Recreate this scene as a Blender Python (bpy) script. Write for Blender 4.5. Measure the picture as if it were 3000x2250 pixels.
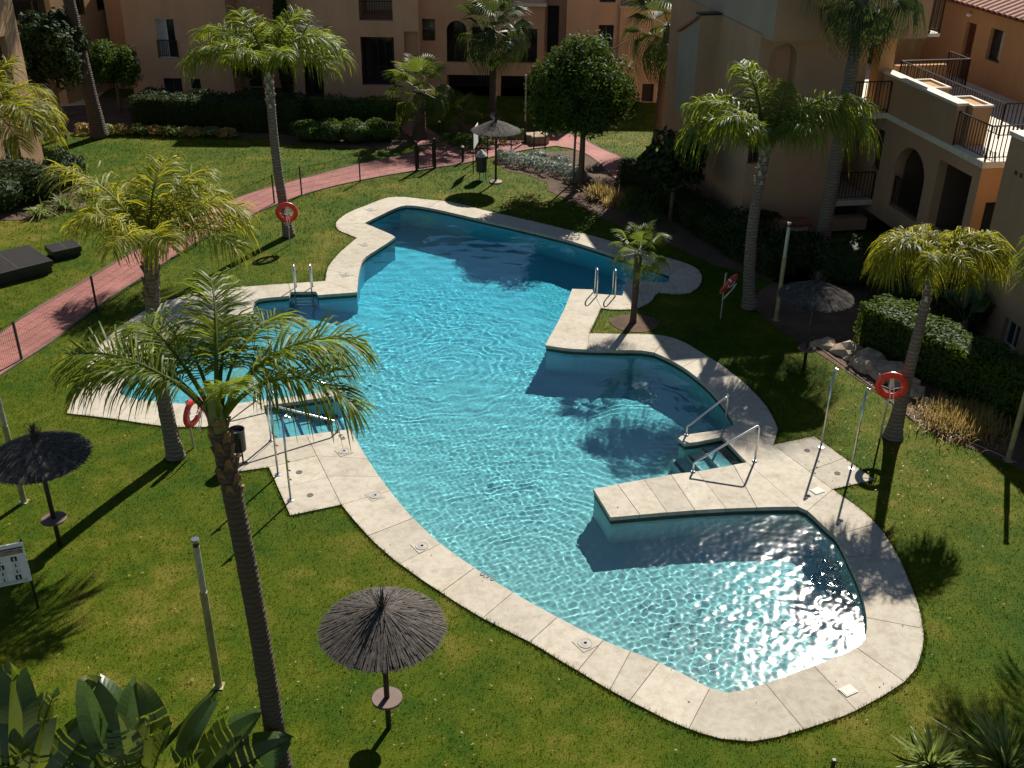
import bpy, bmesh, math, random
import numpy as np
from mathutils import Vector, Matrix
from mathutils.geometry import tessellate_polygon

for o in list(bpy.data.objects): bpy.data.objects.remove(o)
SC = bpy.context.scene
COL = SC.collection
R = math.radians
rng = np.random.default_rng(7)
random.seed(7)

# ------------------------------------------------------------------ camera
PITCH, ROLL = R(28.3), R(0.7)
cam = bpy.data.objects.new('camera', bpy.data.cameras.new('camera'))
COL.objects.link(cam)
cam.data.sensor_fit = 'HORIZONTAL'
cam.data.sensor_width = 36.0
cam.data.lens = 37.2
cam.data.clip_start = 0.1
cam.data.clip_end = 2000
_f = Vector((0, math.cos(PITCH), -math.sin(PITCH)))
_u = Vector((0, math.sin(PITCH), math.cos(PITCH)))
_r = Vector((1, 0, 0))
_rr = _r * math.cos(ROLL) + _u * math.sin(ROLL)
_uu = _u * math.cos(ROLL) - _r * math.sin(ROLL)
_m = Matrix(((_rr.x, _uu.x, -_f.x, 0), (_rr.y, _uu.y, -_f.y, 0), (_rr.z, _uu.z, -_f.z, 13.0), (0, 0, 0, 1)))
cam.matrix_world = _m
SC.camera = cam

# ------------------------------------------------------------------ sky, sun, exposure
SUN_AZ, SUN_EL = R(22.6), R(40.3)
world = bpy.data.worlds.new('World')
SC.world = world
world.use_nodes = True
_nt = world.node_tree
_sky = _nt.nodes.new('ShaderNodeTexSky')
_sky.sky_type = 'NISHITA'
_sky.sun_disc = False
_sky.sun_elevation = SUN_EL
_sky.sun_rotation = SUN_AZ
_sky.air_density = 0.9
_sky.dust_density = 0.1
_nt.links.new(_sky.outputs[0], _nt.nodes['Background'].inputs[0])
_nt.nodes['Background'].inputs[1].default_value = 0.05
_sl = bpy.data.lights.new('sun', 'SUN')
_sl.energy = 5.0
_sl.angle = R(0.53)
_sl.color = (1.0, 0.95, 0.86)
_sl.cycles.is_caustics_light = True
sun = bpy.data.objects.new('sun', _sl)
COL.objects.link(sun)
_d = Vector((math.sin(SUN_AZ) * math.cos(SUN_EL), math.cos(SUN_AZ) * math.cos(SUN_EL), math.sin(SUN_EL)))
sun.rotation_euler = _d.to_track_quat('Z', 'Y').to_euler()
sun.location = _d * 120
SC.view_settings.view_transform = 'Standard'
SC.view_settings.look = 'None'
SC.view_settings.gamma = 1.0
SC.view_settings.use_curve_mapping = False
SC.view_settings.exposure = 0.76
SC.cycles.use_denoising = True
SC.cycles.caustics_refractive = True
SC.cycles.caustics_reflective = False
SC.cycles.max_bounces = 8
SC.cycles.transparent_max_bounces = 8
SC.cycles.sample_clamp_indirect = 6.0

# ------------------------------------------------------------------ traced ground plan, metres
POOL=[(3.71,13.24),(3.96,13.3),(4.2,13.4),(4.44,13.5),(4.73,13.63),(5.02,13.77),(5.3,13.91),(5.6,14.06),(5.9,14.21),(6.18,14.37),(6.37,14.56),(6.51,14.9),(6.59,15.2),(6.64,15.48),(6.68,15.76),(6.71,16.04),(6.72,16.33),(6.72,16.61),(6.71,16.9),(6.71,17.16),(6.7,17.41),(6.67,17.67),(6.49,18.09),(6.41,18.33),(6.31,18.57),(6.16,18.71),(5.88,18.7),(5.6,18.69),(5.32,18.67),(5.05,18.65),(4.78,18.63),(4.51,18.6),(4.25,18.57),(3.98,18.54),(3.71,18.5),(3.44,18.46),(3.17,18.42),(2.9,18.37),(2.63,18.33),(2.36,18.28),(2.1,18.24),(1.8,19.31),(2.05,19.39),(2.3,19.48),(2.55,19.57),(2.8,19.65),(3.05,19.74),(3.31,19.82),(3.56,19.91),(3.82,19.97),(4.08,20.03),(4.34,20.11),(4.6,20.2),(4.86,20.28),(5.12,20.37),(5.38,20.46),(5.01,21.56),(4.69,21.44),(4.37,21.32),(4.07,21.25),(3.95,21.48),(4.03,21.6),(4.3,21.7),(4.58,21.78),(4.86,21.86),(5.13,21.95),(5.33,22.08),(5.41,22.24),(5.39,22.49),(5.36,22.75),(5.32,23.01),(5.27,23.26),(5.2,23.57),(5.12,23.87),(5.02,24.16),(4.92,24.42),(4.81,24.67),(4.69,24.93),(4.56,25.17),(4.37,25.46),(4.16,25.73),(3.9,26.01),(3.56,26.13),(3.25,26.14),(2.94,26.13),(2.68,26.14),(2.43,26.14),(2.17,26.14),(1.92,26.16),(1.66,26.18),(1.41,26.23),(1.16,26.31),(0.91,26.39),(0.98,26.7),(1.06,27.0),(1.14,27.31),(1.22,27.6),(1.3,27.9),(1.37,28.19),(1.44,28.49),(1.51,28.76),(1.57,29.03),(1.62,29.31),(1.68,29.58),(1.73,29.86),(1.78,30.12),(1.83,30.39),(2.47,30.36),(2.5,30.03),(3.35,29.91),(3.61,31.25),(3.85,31.23),(4.1,31.13),(4.34,31.04),(4.81,31.0),(4.92,31.13),(4.98,31.41),(5.03,31.69),(4.85,31.88),(4.67,32.06),(4.5,32.25),(4.32,32.43),(3.95,32.73),(3.73,32.95),(3.52,33.16),(3.3,33.38),(3.08,33.59),(2.89,33.76),(2.7,33.93),(2.51,34.1),(2.32,34.27),(2.13,34.44),(1.93,34.6),(1.73,34.75),(1.51,34.9),(1.29,35.05),(1.07,35.2),(0.85,35.35),(0.62,35.5),(0.4,35.65),(0.18,35.79),(-0.05,35.93),(-0.27,36.08),(-0.5,36.22),(-0.73,36.36),(-0.95,36.5),(-1.18,36.65),(-1.4,36.79),(-1.63,36.93),(-1.85,37.08),(-2.08,37.22),(-2.31,37.37),(-2.53,37.51),(-2.76,37.65),(-2.99,37.78),(-3.23,37.9),(-3.5,38.03),(-3.79,38.12),(-4.05,38.14),(-4.26,38.01),(-4.43,37.78),(-4.57,37.56),(-4.7,37.34),(-4.82,37.11),(-4.95,36.88),(-5.09,36.63),(-5.22,36.38),(-5.36,36.13),(-5.17,35.94),(-4.98,35.75),(-4.8,35.56),(-4.61,35.37),(-4.43,35.18),(-4.25,34.98),(-4.11,34.75),(-4.23,34.41),(-4.36,34.08),(-4.51,33.75),(-4.65,33.42),(-4.78,33.14),(-4.89,32.85),(-4.95,32.58),(-4.97,32.3),(-4.96,32.01),(-4.95,31.71),(-4.93,31.41),(-4.91,31.12),(-4.88,30.81),(-4.85,30.51),(-4.82,30.21),(-4.78,29.91),(-5.95,29.65),(-6.06,29.92),(-6.82,29.87),(-6.81,29.57),(-7.1,29.49),(-7.39,29.42),(-7.66,29.31),(-7.76,29.11),(-7.72,28.66),(-7.64,28.4),(-7.56,28.14),(-7.57,27.91),(-7.72,27.74),(-7.93,27.59),(-8.17,27.45),(-8.39,27.31),(-8.65,27.14),(-8.91,26.98),(-9.16,26.81),(-9.36,26.61),(-9.5,26.4),(-9.61,26.17),(-9.71,25.93),(-9.79,25.68),(-9.85,25.43),(-9.91,25.14),(-9.94,24.84),(-9.96,24.54),(-9.97,24.24),(-9.99,23.92),(-9.98,23.59),(-9.92,23.36),(-9.61,23.14),(-9.3,23.04),(-8.98,22.97),(-8.65,22.91),(-8.36,22.88),(-8.06,22.85),(-7.76,22.82),(-7.47,22.81),(-7.17,22.8),(-6.94,22.87),(-6.69,22.95),(-6.44,23.04),(-6.19,23.12),(-5.94,23.18),(-5.7,23.24),(-5.46,23.31),(-5.18,23.4),(-4.91,23.5),(-4.64,23.59),(-4.37,23.69),(-4.29,23.42),(-4.56,23.32),(-4.84,23.21),(-5.12,23.11),(-5.4,23.01),(-5.65,22.94),(-5.9,22.87),(-6.15,22.8),(-6.06,22.54),(-5.97,22.28),(-5.88,22.02),(-5.78,21.76),(-5.69,21.5),(-5.54,21.25),(-5.28,21.32),(-5.03,21.39),(-4.77,21.47),(-4.52,21.54),(-4.26,21.61),(-4.01,21.68),(-3.83,21.73),(-3.73,21.47),(-3.63,21.22),(-3.52,20.96),(-3.41,20.72),(-3.3,20.48),(-3.18,20.24),(-3.07,20.0),(-2.95,19.76),(-2.82,19.52),(-2.7,19.28),(-2.57,19.05),(-2.44,18.81),(-2.31,18.58),(-2.17,18.35),(-2.03,18.13),(-1.88,17.92),(-1.73,17.71),(-1.58,17.5),(-1.42,17.29),(-1.24,17.09),(-1.07,16.9),(-0.88,16.7),(-0.7,16.52),(-0.51,16.33),(-0.32,16.14),(-0.12,15.96),(0.07,15.78),(0.27,15.6),(0.47,15.43),(0.68,15.26),(0.89,15.09),(1.08,14.94),(1.28,14.78),(1.48,14.63),(1.69,14.49),(1.92,14.34),(2.15,14.21),(2.39,14.08),(2.62,13.94),(2.99,13.68),(3.2,13.5),(3.41,13.34)]
DECK=[(2.83,12.47),(3.11,12.33),(3.41,12.22),(3.89,12.17),(4.33,12.27),(4.79,12.44),(5.04,12.54),(5.28,12.64),(5.53,12.75),(5.76,12.87),(6.02,13.03),(6.28,13.19),(6.52,13.36),(6.77,13.54),(7.09,13.88),(7.31,14.27),(7.48,14.67),(7.56,14.98),(7.63,15.3),(7.67,15.55),(7.7,15.81),(7.72,16.06),(7.74,16.38),(7.76,16.7),(7.76,17.02),(7.75,17.3),(7.74,17.58),(7.71,17.85),(7.64,18.18),(7.54,18.5),(7.44,18.73),(7.32,18.95),(7.19,19.18),(7.07,19.4),(8.11,19.81),(7.22,21.66),(6.16,21.25),(6.26,21.5),(6.35,21.74),(6.43,21.99),(6.43,22.37),(6.42,22.63),(6.4,22.88),(6.37,23.13),(6.3,23.46),(6.22,23.78),(6.12,24.1),(6.02,24.38),(5.92,24.66),(5.8,24.94),(5.68,25.22),(5.56,25.46),(5.42,25.69),(5.29,25.92),(5.14,26.18),(4.99,26.44),(4.83,26.68),(4.63,26.89),(4.4,27.06),(4.11,27.16),(3.84,27.18),(3.56,27.19),(3.28,27.19),(3.01,27.19),(2.73,27.19),(2.45,27.2),(2.18,27.2),(2.64,28.94),(2.89,28.86),(3.24,28.85),(3.58,28.89),(3.8,29.04),(4.0,29.23),(4.24,29.57),(4.38,29.99),(4.51,30.15),(4.8,30.11),(5.11,30.07),(5.47,30.18),(5.76,30.57),(5.88,30.84),(5.97,31.12),(6.03,31.38),(6.06,31.64),(6.02,32.1),(5.9,32.38),(5.72,32.62),(5.5,32.84),(5.26,33.03),(5.01,33.23),(4.77,33.42),(4.55,33.62),(4.34,33.82),(4.12,34.01),(3.92,34.17),(3.72,34.34),(3.52,34.51),(3.32,34.67),(3.12,34.84),(2.92,35.0),(2.71,35.16),(2.5,35.32),(2.28,35.47),(2.06,35.63),(1.84,35.78),(1.62,35.93),(1.4,36.09),(1.18,36.24),(0.95,36.39),(0.73,36.54),(0.52,36.68),(0.31,36.81),(0.09,36.95),(-0.12,37.09),(-0.34,37.22),(-0.55,37.36),(-0.77,37.5),(-0.98,37.64),(-1.19,37.78),(-1.4,37.93),(-1.61,38.09),(-1.82,38.24),(-2.03,38.38),(-2.25,38.52),(-2.47,38.64),(-2.77,38.75),(-3.1,38.82),(-3.42,38.89),(-3.7,38.99),(-3.98,39.08),(-4.27,39.15),(-4.57,39.14),(-4.84,39.04),(-5.03,38.86),(-5.2,38.64),(-5.35,38.4),(-5.51,38.17),(-5.69,37.91),(-5.87,37.64),(-6.03,37.37),(-6.18,37.07),(-6.28,36.76),(-6.37,36.43),(-6.39,36.1),(-6.33,35.74),(-6.2,35.4),(-6.06,35.23),(-5.85,35.03),(-5.65,34.83),(-5.44,34.64),(-5.51,34.39),(-5.58,34.14),(-5.65,33.89),(-5.72,33.64),(-5.79,33.38),(-5.85,33.1),(-5.9,32.8),(-5.95,32.51),(-5.98,32.26),(-6.0,32.0),(-6.0,31.74),(-5.98,31.42),(-5.94,31.1),(-5.91,30.78),(-6.16,30.72),(-6.41,30.67),(-6.67,30.61),(-6.92,30.56),(-7.18,30.51),(-7.43,30.46),(-7.68,30.4),(-7.94,30.34),(-8.18,30.28),(-8.43,30.21),(-8.68,30.13),(-8.94,30.04),(-9.2,29.94),(-9.46,29.82),(-9.7,29.68),(-9.94,29.53),(-10.14,29.37),(-10.32,29.18),(-10.48,28.98),(-10.63,28.76),(-10.75,28.53),(-10.87,28.29),(-10.96,28.05),(-11.05,27.8),(-11.13,27.55),(-11.19,27.29),(-11.24,27.02),(-11.28,26.76),(-11.31,26.49),(-11.33,26.23),(-11.33,25.97),(-11.32,25.71),(-11.3,25.45),(-11.28,25.19),(-11.24,24.93),(-11.21,24.67),(-11.17,24.41),(-11.14,24.16),(-11.11,23.89),(-11.07,23.63),(-11.03,23.37),(-10.98,23.1),(-10.94,22.84),(-10.89,22.58),(-10.85,22.31),(-10.59,22.26),(-10.32,22.21),(-10.05,22.16),(-9.79,22.1),(-9.52,22.05),(-9.25,21.98),(-8.98,21.91),(-8.71,21.84),(-8.43,21.78),(-8.16,21.72),(-7.87,21.72),(-7.57,21.74),(-7.29,21.74),(-7.07,21.64),(-6.92,21.47),(-6.78,21.26),(-6.66,21.04),(-6.55,20.8),(-6.44,20.55),(-6.34,20.3),(-6.24,20.05),(-6.12,19.81),(-5.44,20.01),(-4.61,18.17),(-3.6,18.58),(-3.46,18.35),(-3.32,18.13),(-3.18,17.91),(-3.03,17.69),(-2.88,17.47),(-2.72,17.25),(-2.54,17.03),(-2.36,16.81),(-2.17,16.6),(-1.96,16.39),(-1.75,16.17),(-1.53,15.96),(-1.31,15.76),(-1.11,15.57),(-0.91,15.39),(-0.7,15.21),(-0.49,15.03),(-0.27,14.87),(-0.06,14.72),(0.16,14.56),(0.37,14.41),(0.58,14.24),(0.78,14.06),(0.98,13.88),(1.19,13.71),(1.45,13.48),(1.71,13.26),(2.02,13.02),(2.29,12.83),(2.55,12.64)]
JOINTS=[(-2.08,18.11,-2.89,17.5),(-1.43,17.24,-2.17,16.6),(-0.68,16.51,-1.31,15.73),(0.07,15.77,-0.49,15.05),(0.87,15.07,0.37,14.41),(1.69,14.49,1.19,13.71),(2.16,14.22,1.71,13.26),(2.61,13.94,2.03,13.05),(3.4,13.34,2.94,12.46),(4.39,13.43,4.8,12.42),(5.31,13.89,5.76,12.85),(6.18,14.35,6.77,13.56),(6.58,15.18,7.53,14.9),(6.74,16.14,7.66,15.97),(6.77,17.0,7.75,17.07),(6.71,17.72,7.63,18.14),(2.35,19.5,2.72,18.42),(2.95,19.7,3.31,18.49),(7.09,19.4,6.31,18.55),(3.59,19.89,3.92,18.55),(4.19,20.05,4.59,18.6),(5.06,20.35,5.26,18.66),(6.16,21.25,7.09,19.4),(6.72,20.12,7.68,20.7),(5.38,20.46,6.16,18.71),(5.04,21.55,6.17,21.26),(3.94,26.03,4.4,27.04),(2.07,26.17,2.18,27.2),(2.5,30.01,2.63,28.94),(3.86,31.23,4.0,29.23),(5.03,31.69,5.72,32.62),(4.97,31.26,5.11,30.07),(1.73,34.75,2.71,35.16),(-0.69,36.3,-0.08,37.06),(-3.23,37.9,-2.81,38.75),(-4.96,36.88,-5.69,37.93),(-5.36,36.13,-6.37,35.95),(-4.91,31.12,-6.0,31.74),(-4.79,29.92,-5.91,30.78),(-6.83,29.88,-6.99,30.41),(-7.76,29.11,-8.58,30.15),(-9.85,25.43,-11.25,26.84),(-9.98,23.59,-11.03,23.47),(-9.45,23.1,-9.57,22.05),(-8.56,22.9,-8.55,21.81),(-6.94,22.87,-7.31,21.67),(-6.16,22.8,-6.88,21.27),(-5.54,21.25,-6.06,19.82),(-4.85,21.44,-3.6,18.58),(-5.03,20.26,-4.39,20.54),(-4.39,20.54,-3.26,20.42),(-4.79,19.28,-4.02,19.65),(-4.03,19.7,-2.91,19.69),(-3.6,18.58,-2.6,19.15),(4.6,25.17,5.29,25.92),(5.27,23.26,6.15,23.97)]
PATH_NEAR=[(-14.12,18.57),(-14.06,19.17),(-14.0,19.77),(-13.95,20.37),(-13.89,20.97),(-13.81,21.57),(-13.71,22.24),(-13.59,22.91),(-13.46,23.58),(-13.31,24.24),(-13.14,24.91),(-12.94,25.57),(-12.76,26.23),(-12.64,26.86),(-12.53,27.49),(-12.42,28.12),(-12.3,28.75),(-12.13,29.44),(-11.94,30.13),(-11.74,30.81),(-11.55,31.49),(-11.39,32.1),(-11.23,32.71),(-11.06,33.32),(-10.87,33.92),(-10.63,34.56),(-10.35,35.18),(-10.06,35.79),(-9.78,36.4),(-9.5,37.0),(-9.21,37.6),(-8.89,38.18),(-8.45,38.84),(-7.97,39.47),(-7.45,40.07),(-6.99,40.52),(-6.49,40.93),(-5.98,41.33),(-5.47,41.7),(-4.94,42.05),(-3.95,42.67),(-3.36,42.99),(-2.76,43.31),(-2.18,43.66),(-1.5,44.23),(-0.84,44.82),(-0.31,45.24),(0.22,45.65),(0.77,46.03),(1.81,46.52),(2.47,46.16),(2.99,45.55),(3.27,44.95),(3.48,44.31),(3.66,43.65),(3.82,42.99),(3.97,42.32),(4.1,41.65),(4.23,40.98),(4.35,40.3)]
PATH_FAR=[(-15.3,20.7),(-15.22,21.31),(-15.14,21.92),(-15.05,22.53),(-14.97,23.14),(-14.88,23.75),(-14.78,24.34),(-14.68,24.94),(-14.58,25.53),(-14.48,26.12),(-14.38,26.72),(-14.26,27.51),(-14.11,28.3),(-13.94,28.92),(-13.75,29.54),(-13.56,30.16),(-13.37,30.78),(-13.2,31.38),(-13.03,31.98),(-12.86,32.57),(-12.68,33.17),(-12.45,33.86),(-12.22,34.55),(-11.98,35.24),(-11.74,35.93),(-11.53,36.64),(-11.28,37.35),(-11.04,37.91),(-10.77,38.46),(-10.47,38.99),(-10.12,39.5),(-9.74,39.99),(-9.35,40.47),(-8.84,41.03),(-8.32,41.58),(-7.79,42.13),(-7.24,42.69),(-6.68,43.24),(-6.1,43.77),(-5.5,44.25),(-4.89,44.71),(-4.26,45.16),(-3.61,45.61),(-2.95,46.04),(-2.31,46.49),(-1.51,47.28),(-1.13,47.9),(-0.7,48.42),(0.02,48.71),(0.8,48.81),(1.72,48.83),(2.51,48.57),(2.92,48.08),(3.25,47.47),(3.54,46.81),(3.85,46.17),(4.17,45.64),(4.48,45.12),(4.73,44.57),(4.9,43.94),(5.04,43.3),(5.15,42.65),(5.26,42.0),(5.38,41.35)]
SPUR=[(-3.86,45.18),(-2.61,46.18),(-2.91,46.81),(-3.2,47.43),(-3.5,48.06),(-3.81,48.68),(-4.16,49.39),(-4.57,50.06),(-5.16,50.55),(-5.39,49.43),(-4.67,47.45)]
STEP_R=[(5.04,21.66),(5.41,20.55),(-0.949,-0.314)]
STEP_L=[(-6.19,22.91),(-5.56,21.35),(0.929,0.37)]


# ------------------------------------------------------------------ helpers
def link(o, parent=None, loc=None, rot=None, scale=None):
    COL.objects.link(o)
    if parent is not None: o.parent = parent
    if loc is not None: o.location = loc
    if rot is not None: o.rotation_euler = rot
    if scale is not None: o.scale = (scale,) * 3 if isinstance(scale, (int, float)) else scale
    return o

def tag(o, label=None, cat=None, group=None, kind=None):
    if label: o['label'] = label
    if cat: o['category'] = cat
    if group: o['group'] = group
    if kind: o['kind'] = kind
    return o

def empty(name, loc=(0, 0, 0), rz=0.0, label=None, cat=None, group=None):
    o = bpy.data.objects.new(name, None)
    o.empty_display_size = 0.3
    link(o, None, loc, (0, 0, rz))
    return tag(o, label, cat, group)

class MB:
    """Collects faces; build() links them as one mesh object."""
    def __init__(s): s.v = []; s.f = []
    def add(s, vs, fs):
        b = len(s.v); s.v += [tuple(map(float, p)) for p in vs]; s.f += [tuple(b + i for i in q) for q in fs]; return s
    def box(s, x0, x1, y0, y1, z0, z1):
        return s.add([(x0,y0,z0),(x1,y0,z0),(x1,y1,z0),(x0,y1,z0),(x0,y0,z1),(x1,y0,z1),(x1,y1,z1),(x0,y1,z1)],
                     [(0,3,2,1),(4,5,6,7),(0,1,5,4),(1,2,6,5),(2,3,7,6),(3,0,4,7)])
    def quad(s, a, b, c, d): return s.add([a, b, c, d], [(0,1,2,3)])
    def tube(s, pts, rad, n=8, cap=True):
        pts = [Vector(p) for p in pts]; m = len(pts)
        rs = rad if isinstance(rad, (list, tuple)) else [rad] * m
        vs = []; prev = None
        for i, p in enumerate(pts):
            t = (pts[min(i+1, m-1)] - pts[max(i-1, 0)]).normalized()
            if prev is None:
                a = Vector((1,0,0)) if abs(t.x) < .8 else Vector((0,1,0))
                x = t.cross(a).normalized()
            else:
                x = (prev - t * prev.dot(t)).normalized()
            prev = x; y = t.cross(x)
            for k in range(n):
                a = 2 * math.pi * k / n
                vs.append(p + (x * math.cos(a) + y * math.sin(a)) * rs[i])
        fs = [(i*n+k, i*n+(k+1) % n, (i+1)*n+(k+1) % n, (i+1)*n+k) for i in range(m-1) for k in range(n)]
        if cap: fs += [tuple(range(n))[::-1], tuple((m-1)*n + k for k in range(n))]
        return s.add(vs, fs)
    def lathe(s, prof, n=24, cx=0, cy=0):
        vs = []; m = len(prof)
        for r, z in prof:
            for k in range(n):
                a = 2 * math.pi * k / n; vs.append((cx + r*math.cos(a), cy + r*math.sin(a), z))
        fs = [(i*n+k, i*n+(k+1) % n, (i+1)*n+(k+1) % n, (i+1)*n+k) for i in range(m-1) for k in range(n)]
        fs += [tuple(range(n))[::-1], tuple((m-1)*n + k for k in range(n))]
        return s.add(vs, fs)
    def prism(s, poly, z0, z1, bottom=False):
        n = len(poly)
        tri = tessellate_polygon([[Vector((x, y, 0)) for x, y in poly]])
        vs = [(x, y, z1) for x, y in poly] + [(x, y, z0) for x, y in poly]
        area = sum(poly[i][0]*poly[(i+1) % n][1] - poly[(i+1) % n][0]*poly[i][1] for i in range(n))
        def up(t):
            a, b, c = (poly[i] for i in t)
            return t if (b[0]-a[0])*(c[1]-a[1]) - (b[1]-a[1])*(c[0]-a[0]) > 0 else t[::-1]
        fs = [up(tuple(t)) for t in tri]
        if bottom: fs += [tuple(n + i for i in t[::-1]) for t in list(fs)]
        for i in range(n):
            j = (i+1) % n
            fs.append((i, n+i, n+j, j) if area > 0 else (j, n+j, n+i, i))
        return s.add(vs, fs)
    def mesh(s, name, mat=None, smooth=False):
        me = bpy.data.meshes.new(name); me.from_pydata(s.v, [], s.f); me.update()
        if mat: me.materials.append(mat)
        if smooth: me.shade_smooth()
        return me
    def build(s, name, mat, parent=None, loc=None, rot=None, smooth=False, bevel=0, kind=None):
        o = bpy.data.objects.new(name, s.mesh(name, mat, smooth)); link(o, parent, loc, rot)
        if bevel:
            b = o.modifiers.new('bevel', 'BEVEL'); b.width = bevel; b.segments = 2; b.limit_method = 'ANGLE'
        if kind: o['kind'] = kind
        return o

def npmesh(name, V, F, mat=None, smooth=False):
    """V (n,3) float, F (m,k) int with k = 3 or 4."""
    me = bpy.data.meshes.new(name)
    V = np.asarray(V, np.float32); F = np.asarray(F, np.int32); m, k = F.shape
    me.vertices.add(len(V)); me.vertices.foreach_set('co', V.ravel())
    me.loops.add(m*k); me.loops.foreach_set('vertex_index', F.ravel())
    me.polygons.add(m); me.polygons.foreach_set('loop_start', np.arange(0, m*k, k, dtype=np.int32))
    me.update(calc_edges=True); me.validate()
    if mat: me.materials.append(mat)
    if smooth: me.shade_smooth()
    return me

def pobj(name, me, parent=None, loc=None, rot=None, scale=None, kind=None):
    o = bpy.data.objects.new(name, me); link(o, parent, loc, rot, scale)
    if kind: o['kind'] = kind
    return o

def inside(P, poly):
    P = np.asarray(P, float); x, y = P[:, 0], P[:, 1]; q = np.asarray(poly, float); r = np.zeros(len(P), bool)
    j = len(q) - 1
    for i in range(len(q)):
        xi, yi = q[i]; xj, yj = q[j]
        if yi != yj:
            r ^= ((yi > y) != (yj > y)) & (x < (xj - xi) * (y - yi) / (yj - yi) + xi)
        j = i
    return r

def dist_poly(P, poly):
    P = np.asarray(P, float); q = np.asarray(poly, float); best = np.full(len(P), 1e9)
    for i in range(len(q)):
        a = q[i]; b = q[(i+1) % len(q)]; d = b - a; L = max(d @ d, 1e-9)
        t = np.clip(((P - a) @ d) / L, 0, 1)
        best = np.minimum(best, np.hypot(*(P - a - t[:, None]*d).T))
    return best

# ------------------------------------------------------------------ materials
def new_mat(name):
    m = bpy.data.materials.new(name); m.use_nodes = True
    nt = m.node_tree; return m, nt, nt.nodes['Principled BSDF']

def N(nt, typ, **kw):
    n = nt.nodes.new(typ)
    for k, v in kw.items():
        if k in n.inputs: n.inputs[k].default_value = v
        else: setattr(n, k, v)
    return n

def ramp(nt, fac, stops):
    r = N(nt, 'ShaderNodeValToRGB'); e = r.color_ramp.elements
    while len(e) < len(stops): e.new(0.5)
    for i, (p, c) in enumerate(stops):
        e[i].position = p; e[i].color = (*c, 1) if len(c) == 3 else c
    nt.links.new(fac, r.inputs[0]); return r.outputs[0]

def coords(nt, obj=False, scale=None):
    t = N(nt, 'ShaderNodeTexCoord') if obj else N(nt, 'ShaderNodeNewGeometry')
    o = t.outputs['Object'] if obj else t.outputs['Position']
    if scale:
        mp = N(nt, 'ShaderNodeMapping'); mp.inputs['Scale'].default_value = scale; nt.links.new(o, mp.inputs[0]); o = mp.outputs[0]
    return o

def noise(nt, vec, scale, detail=4, rough=.6):
    n = N(nt, 'ShaderNodeTexNoise', Scale=scale, Detail=detail, Roughness=rough); nt.links.new(vec, n.inputs['Vector']); return n.outputs['Fac']

def mixc(nt, fac, a, b, mode='MIX'):
    m = N(nt, 'ShaderNodeMix', data_type='RGBA', blend_type=mode)
    for s, v in ((6, a), (7, b)):
        if isinstance(v, tuple): m.inputs[s].default_value = (*v, 1)
        else: nt.links.new(v, m.inputs[s])
    if isinstance(fac, float): m.inputs[0].default_value = fac
    else: nt.links.new(fac, m.inputs[0])
    return m.outputs[2]

def bump(nt, bs, h, strength=.3, dist=.02):
    b = N(nt, 'ShaderNodeBump', Strength=strength, Distance=dist); nt.links.new(h, b.inputs['Height']); nt.links.new(b.outputs[0], bs.inputs['Normal'])

def simple(name, c, rough=.6, metal=0.0, spec=.5, var=.12, vscale=6.0, bumpy=0.0, bscale=40.0):
    m, nt, b = new_mat(name)
    v = coords(nt, True); n1 = noise(nt, v, vscale)
    dk = tuple(x * (1 - var) for x in c); lt = tuple(min(1, x * (1 + var)) for x in c)
    nt.links.new(ramp(nt, n1, [(.3, dk), (.7, lt)]), b.inputs['Base Color'])
    b.inputs['Roughness'].default_value = rough; b.inputs['Metallic'].default_value = metal; b.inputs['Specular IOR Level'].default_value = spec
    if bumpy: bump(nt, b, noise(nt, v, bscale, 5), bumpy, .01)
    return m

def leaf_mat(name, c, c2, trans=.35, tc=None, rough=.48, vscale=1.2, spec=.26):
    """Leaf: reflecting face plus light let through from behind."""
    m, nt, b = new_mat(name)
    g = N(nt, 'ShaderNodeNewGeometry'); oi = N(nt, 'ShaderNodeObjectInfo')
    n1 = noise(nt, g.outputs['Position'], vscale, 3)
    n2 = noise(nt, g.outputs['Position'], 14.0, 2)
    ad = N(nt, 'ShaderNodeMath', operation='MULTIPLY_ADD'); ad.inputs[1].default_value = .45; nt.links.new(n2, ad.inputs[0])
    mu = N(nt, 'ShaderNodeMath', operation='MULTIPLY'); mu.inputs[1].default_value = .6; nt.links.new(n1, mu.inputs[0]); nt.links.new(mu.outputs[0], ad.inputs[2])
    a2 = N(nt, 'ShaderNodeMath', operation='MULTIPLY_ADD'); a2.inputs[1].default_value = .12; nt.links.new(oi.outputs['Random'], a2.inputs[0]); nt.links.new(ad.outputs[0], a2.inputs[2])
    col = ramp(nt, a2.outputs[0], [(.35, c), (.75, c2)])
    nt.links.new(col, b.inputs['Base Color']); b.inputs['Roughness'].default_value = rough; b.inputs['Specular IOR Level'].default_value = spec
    t = N(nt, 'ShaderNodeBsdfTranslucent')
    nt.links.new(mixc(nt, .5, col, tc or tuple(min(1, x*1.8) for x in c2)), t.inputs[0])
    mx = N(nt, 'ShaderNodeMixShader'); mx.inputs[0].default_value = trans
    nt.links.new(b.outputs[0], mx.inputs[1]); nt.links.new(t.outputs[0], mx.inputs[2])
    nt.links.new(mx.outputs[0], nt.nodes['Material Output'].inputs[0])
    return m

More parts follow.
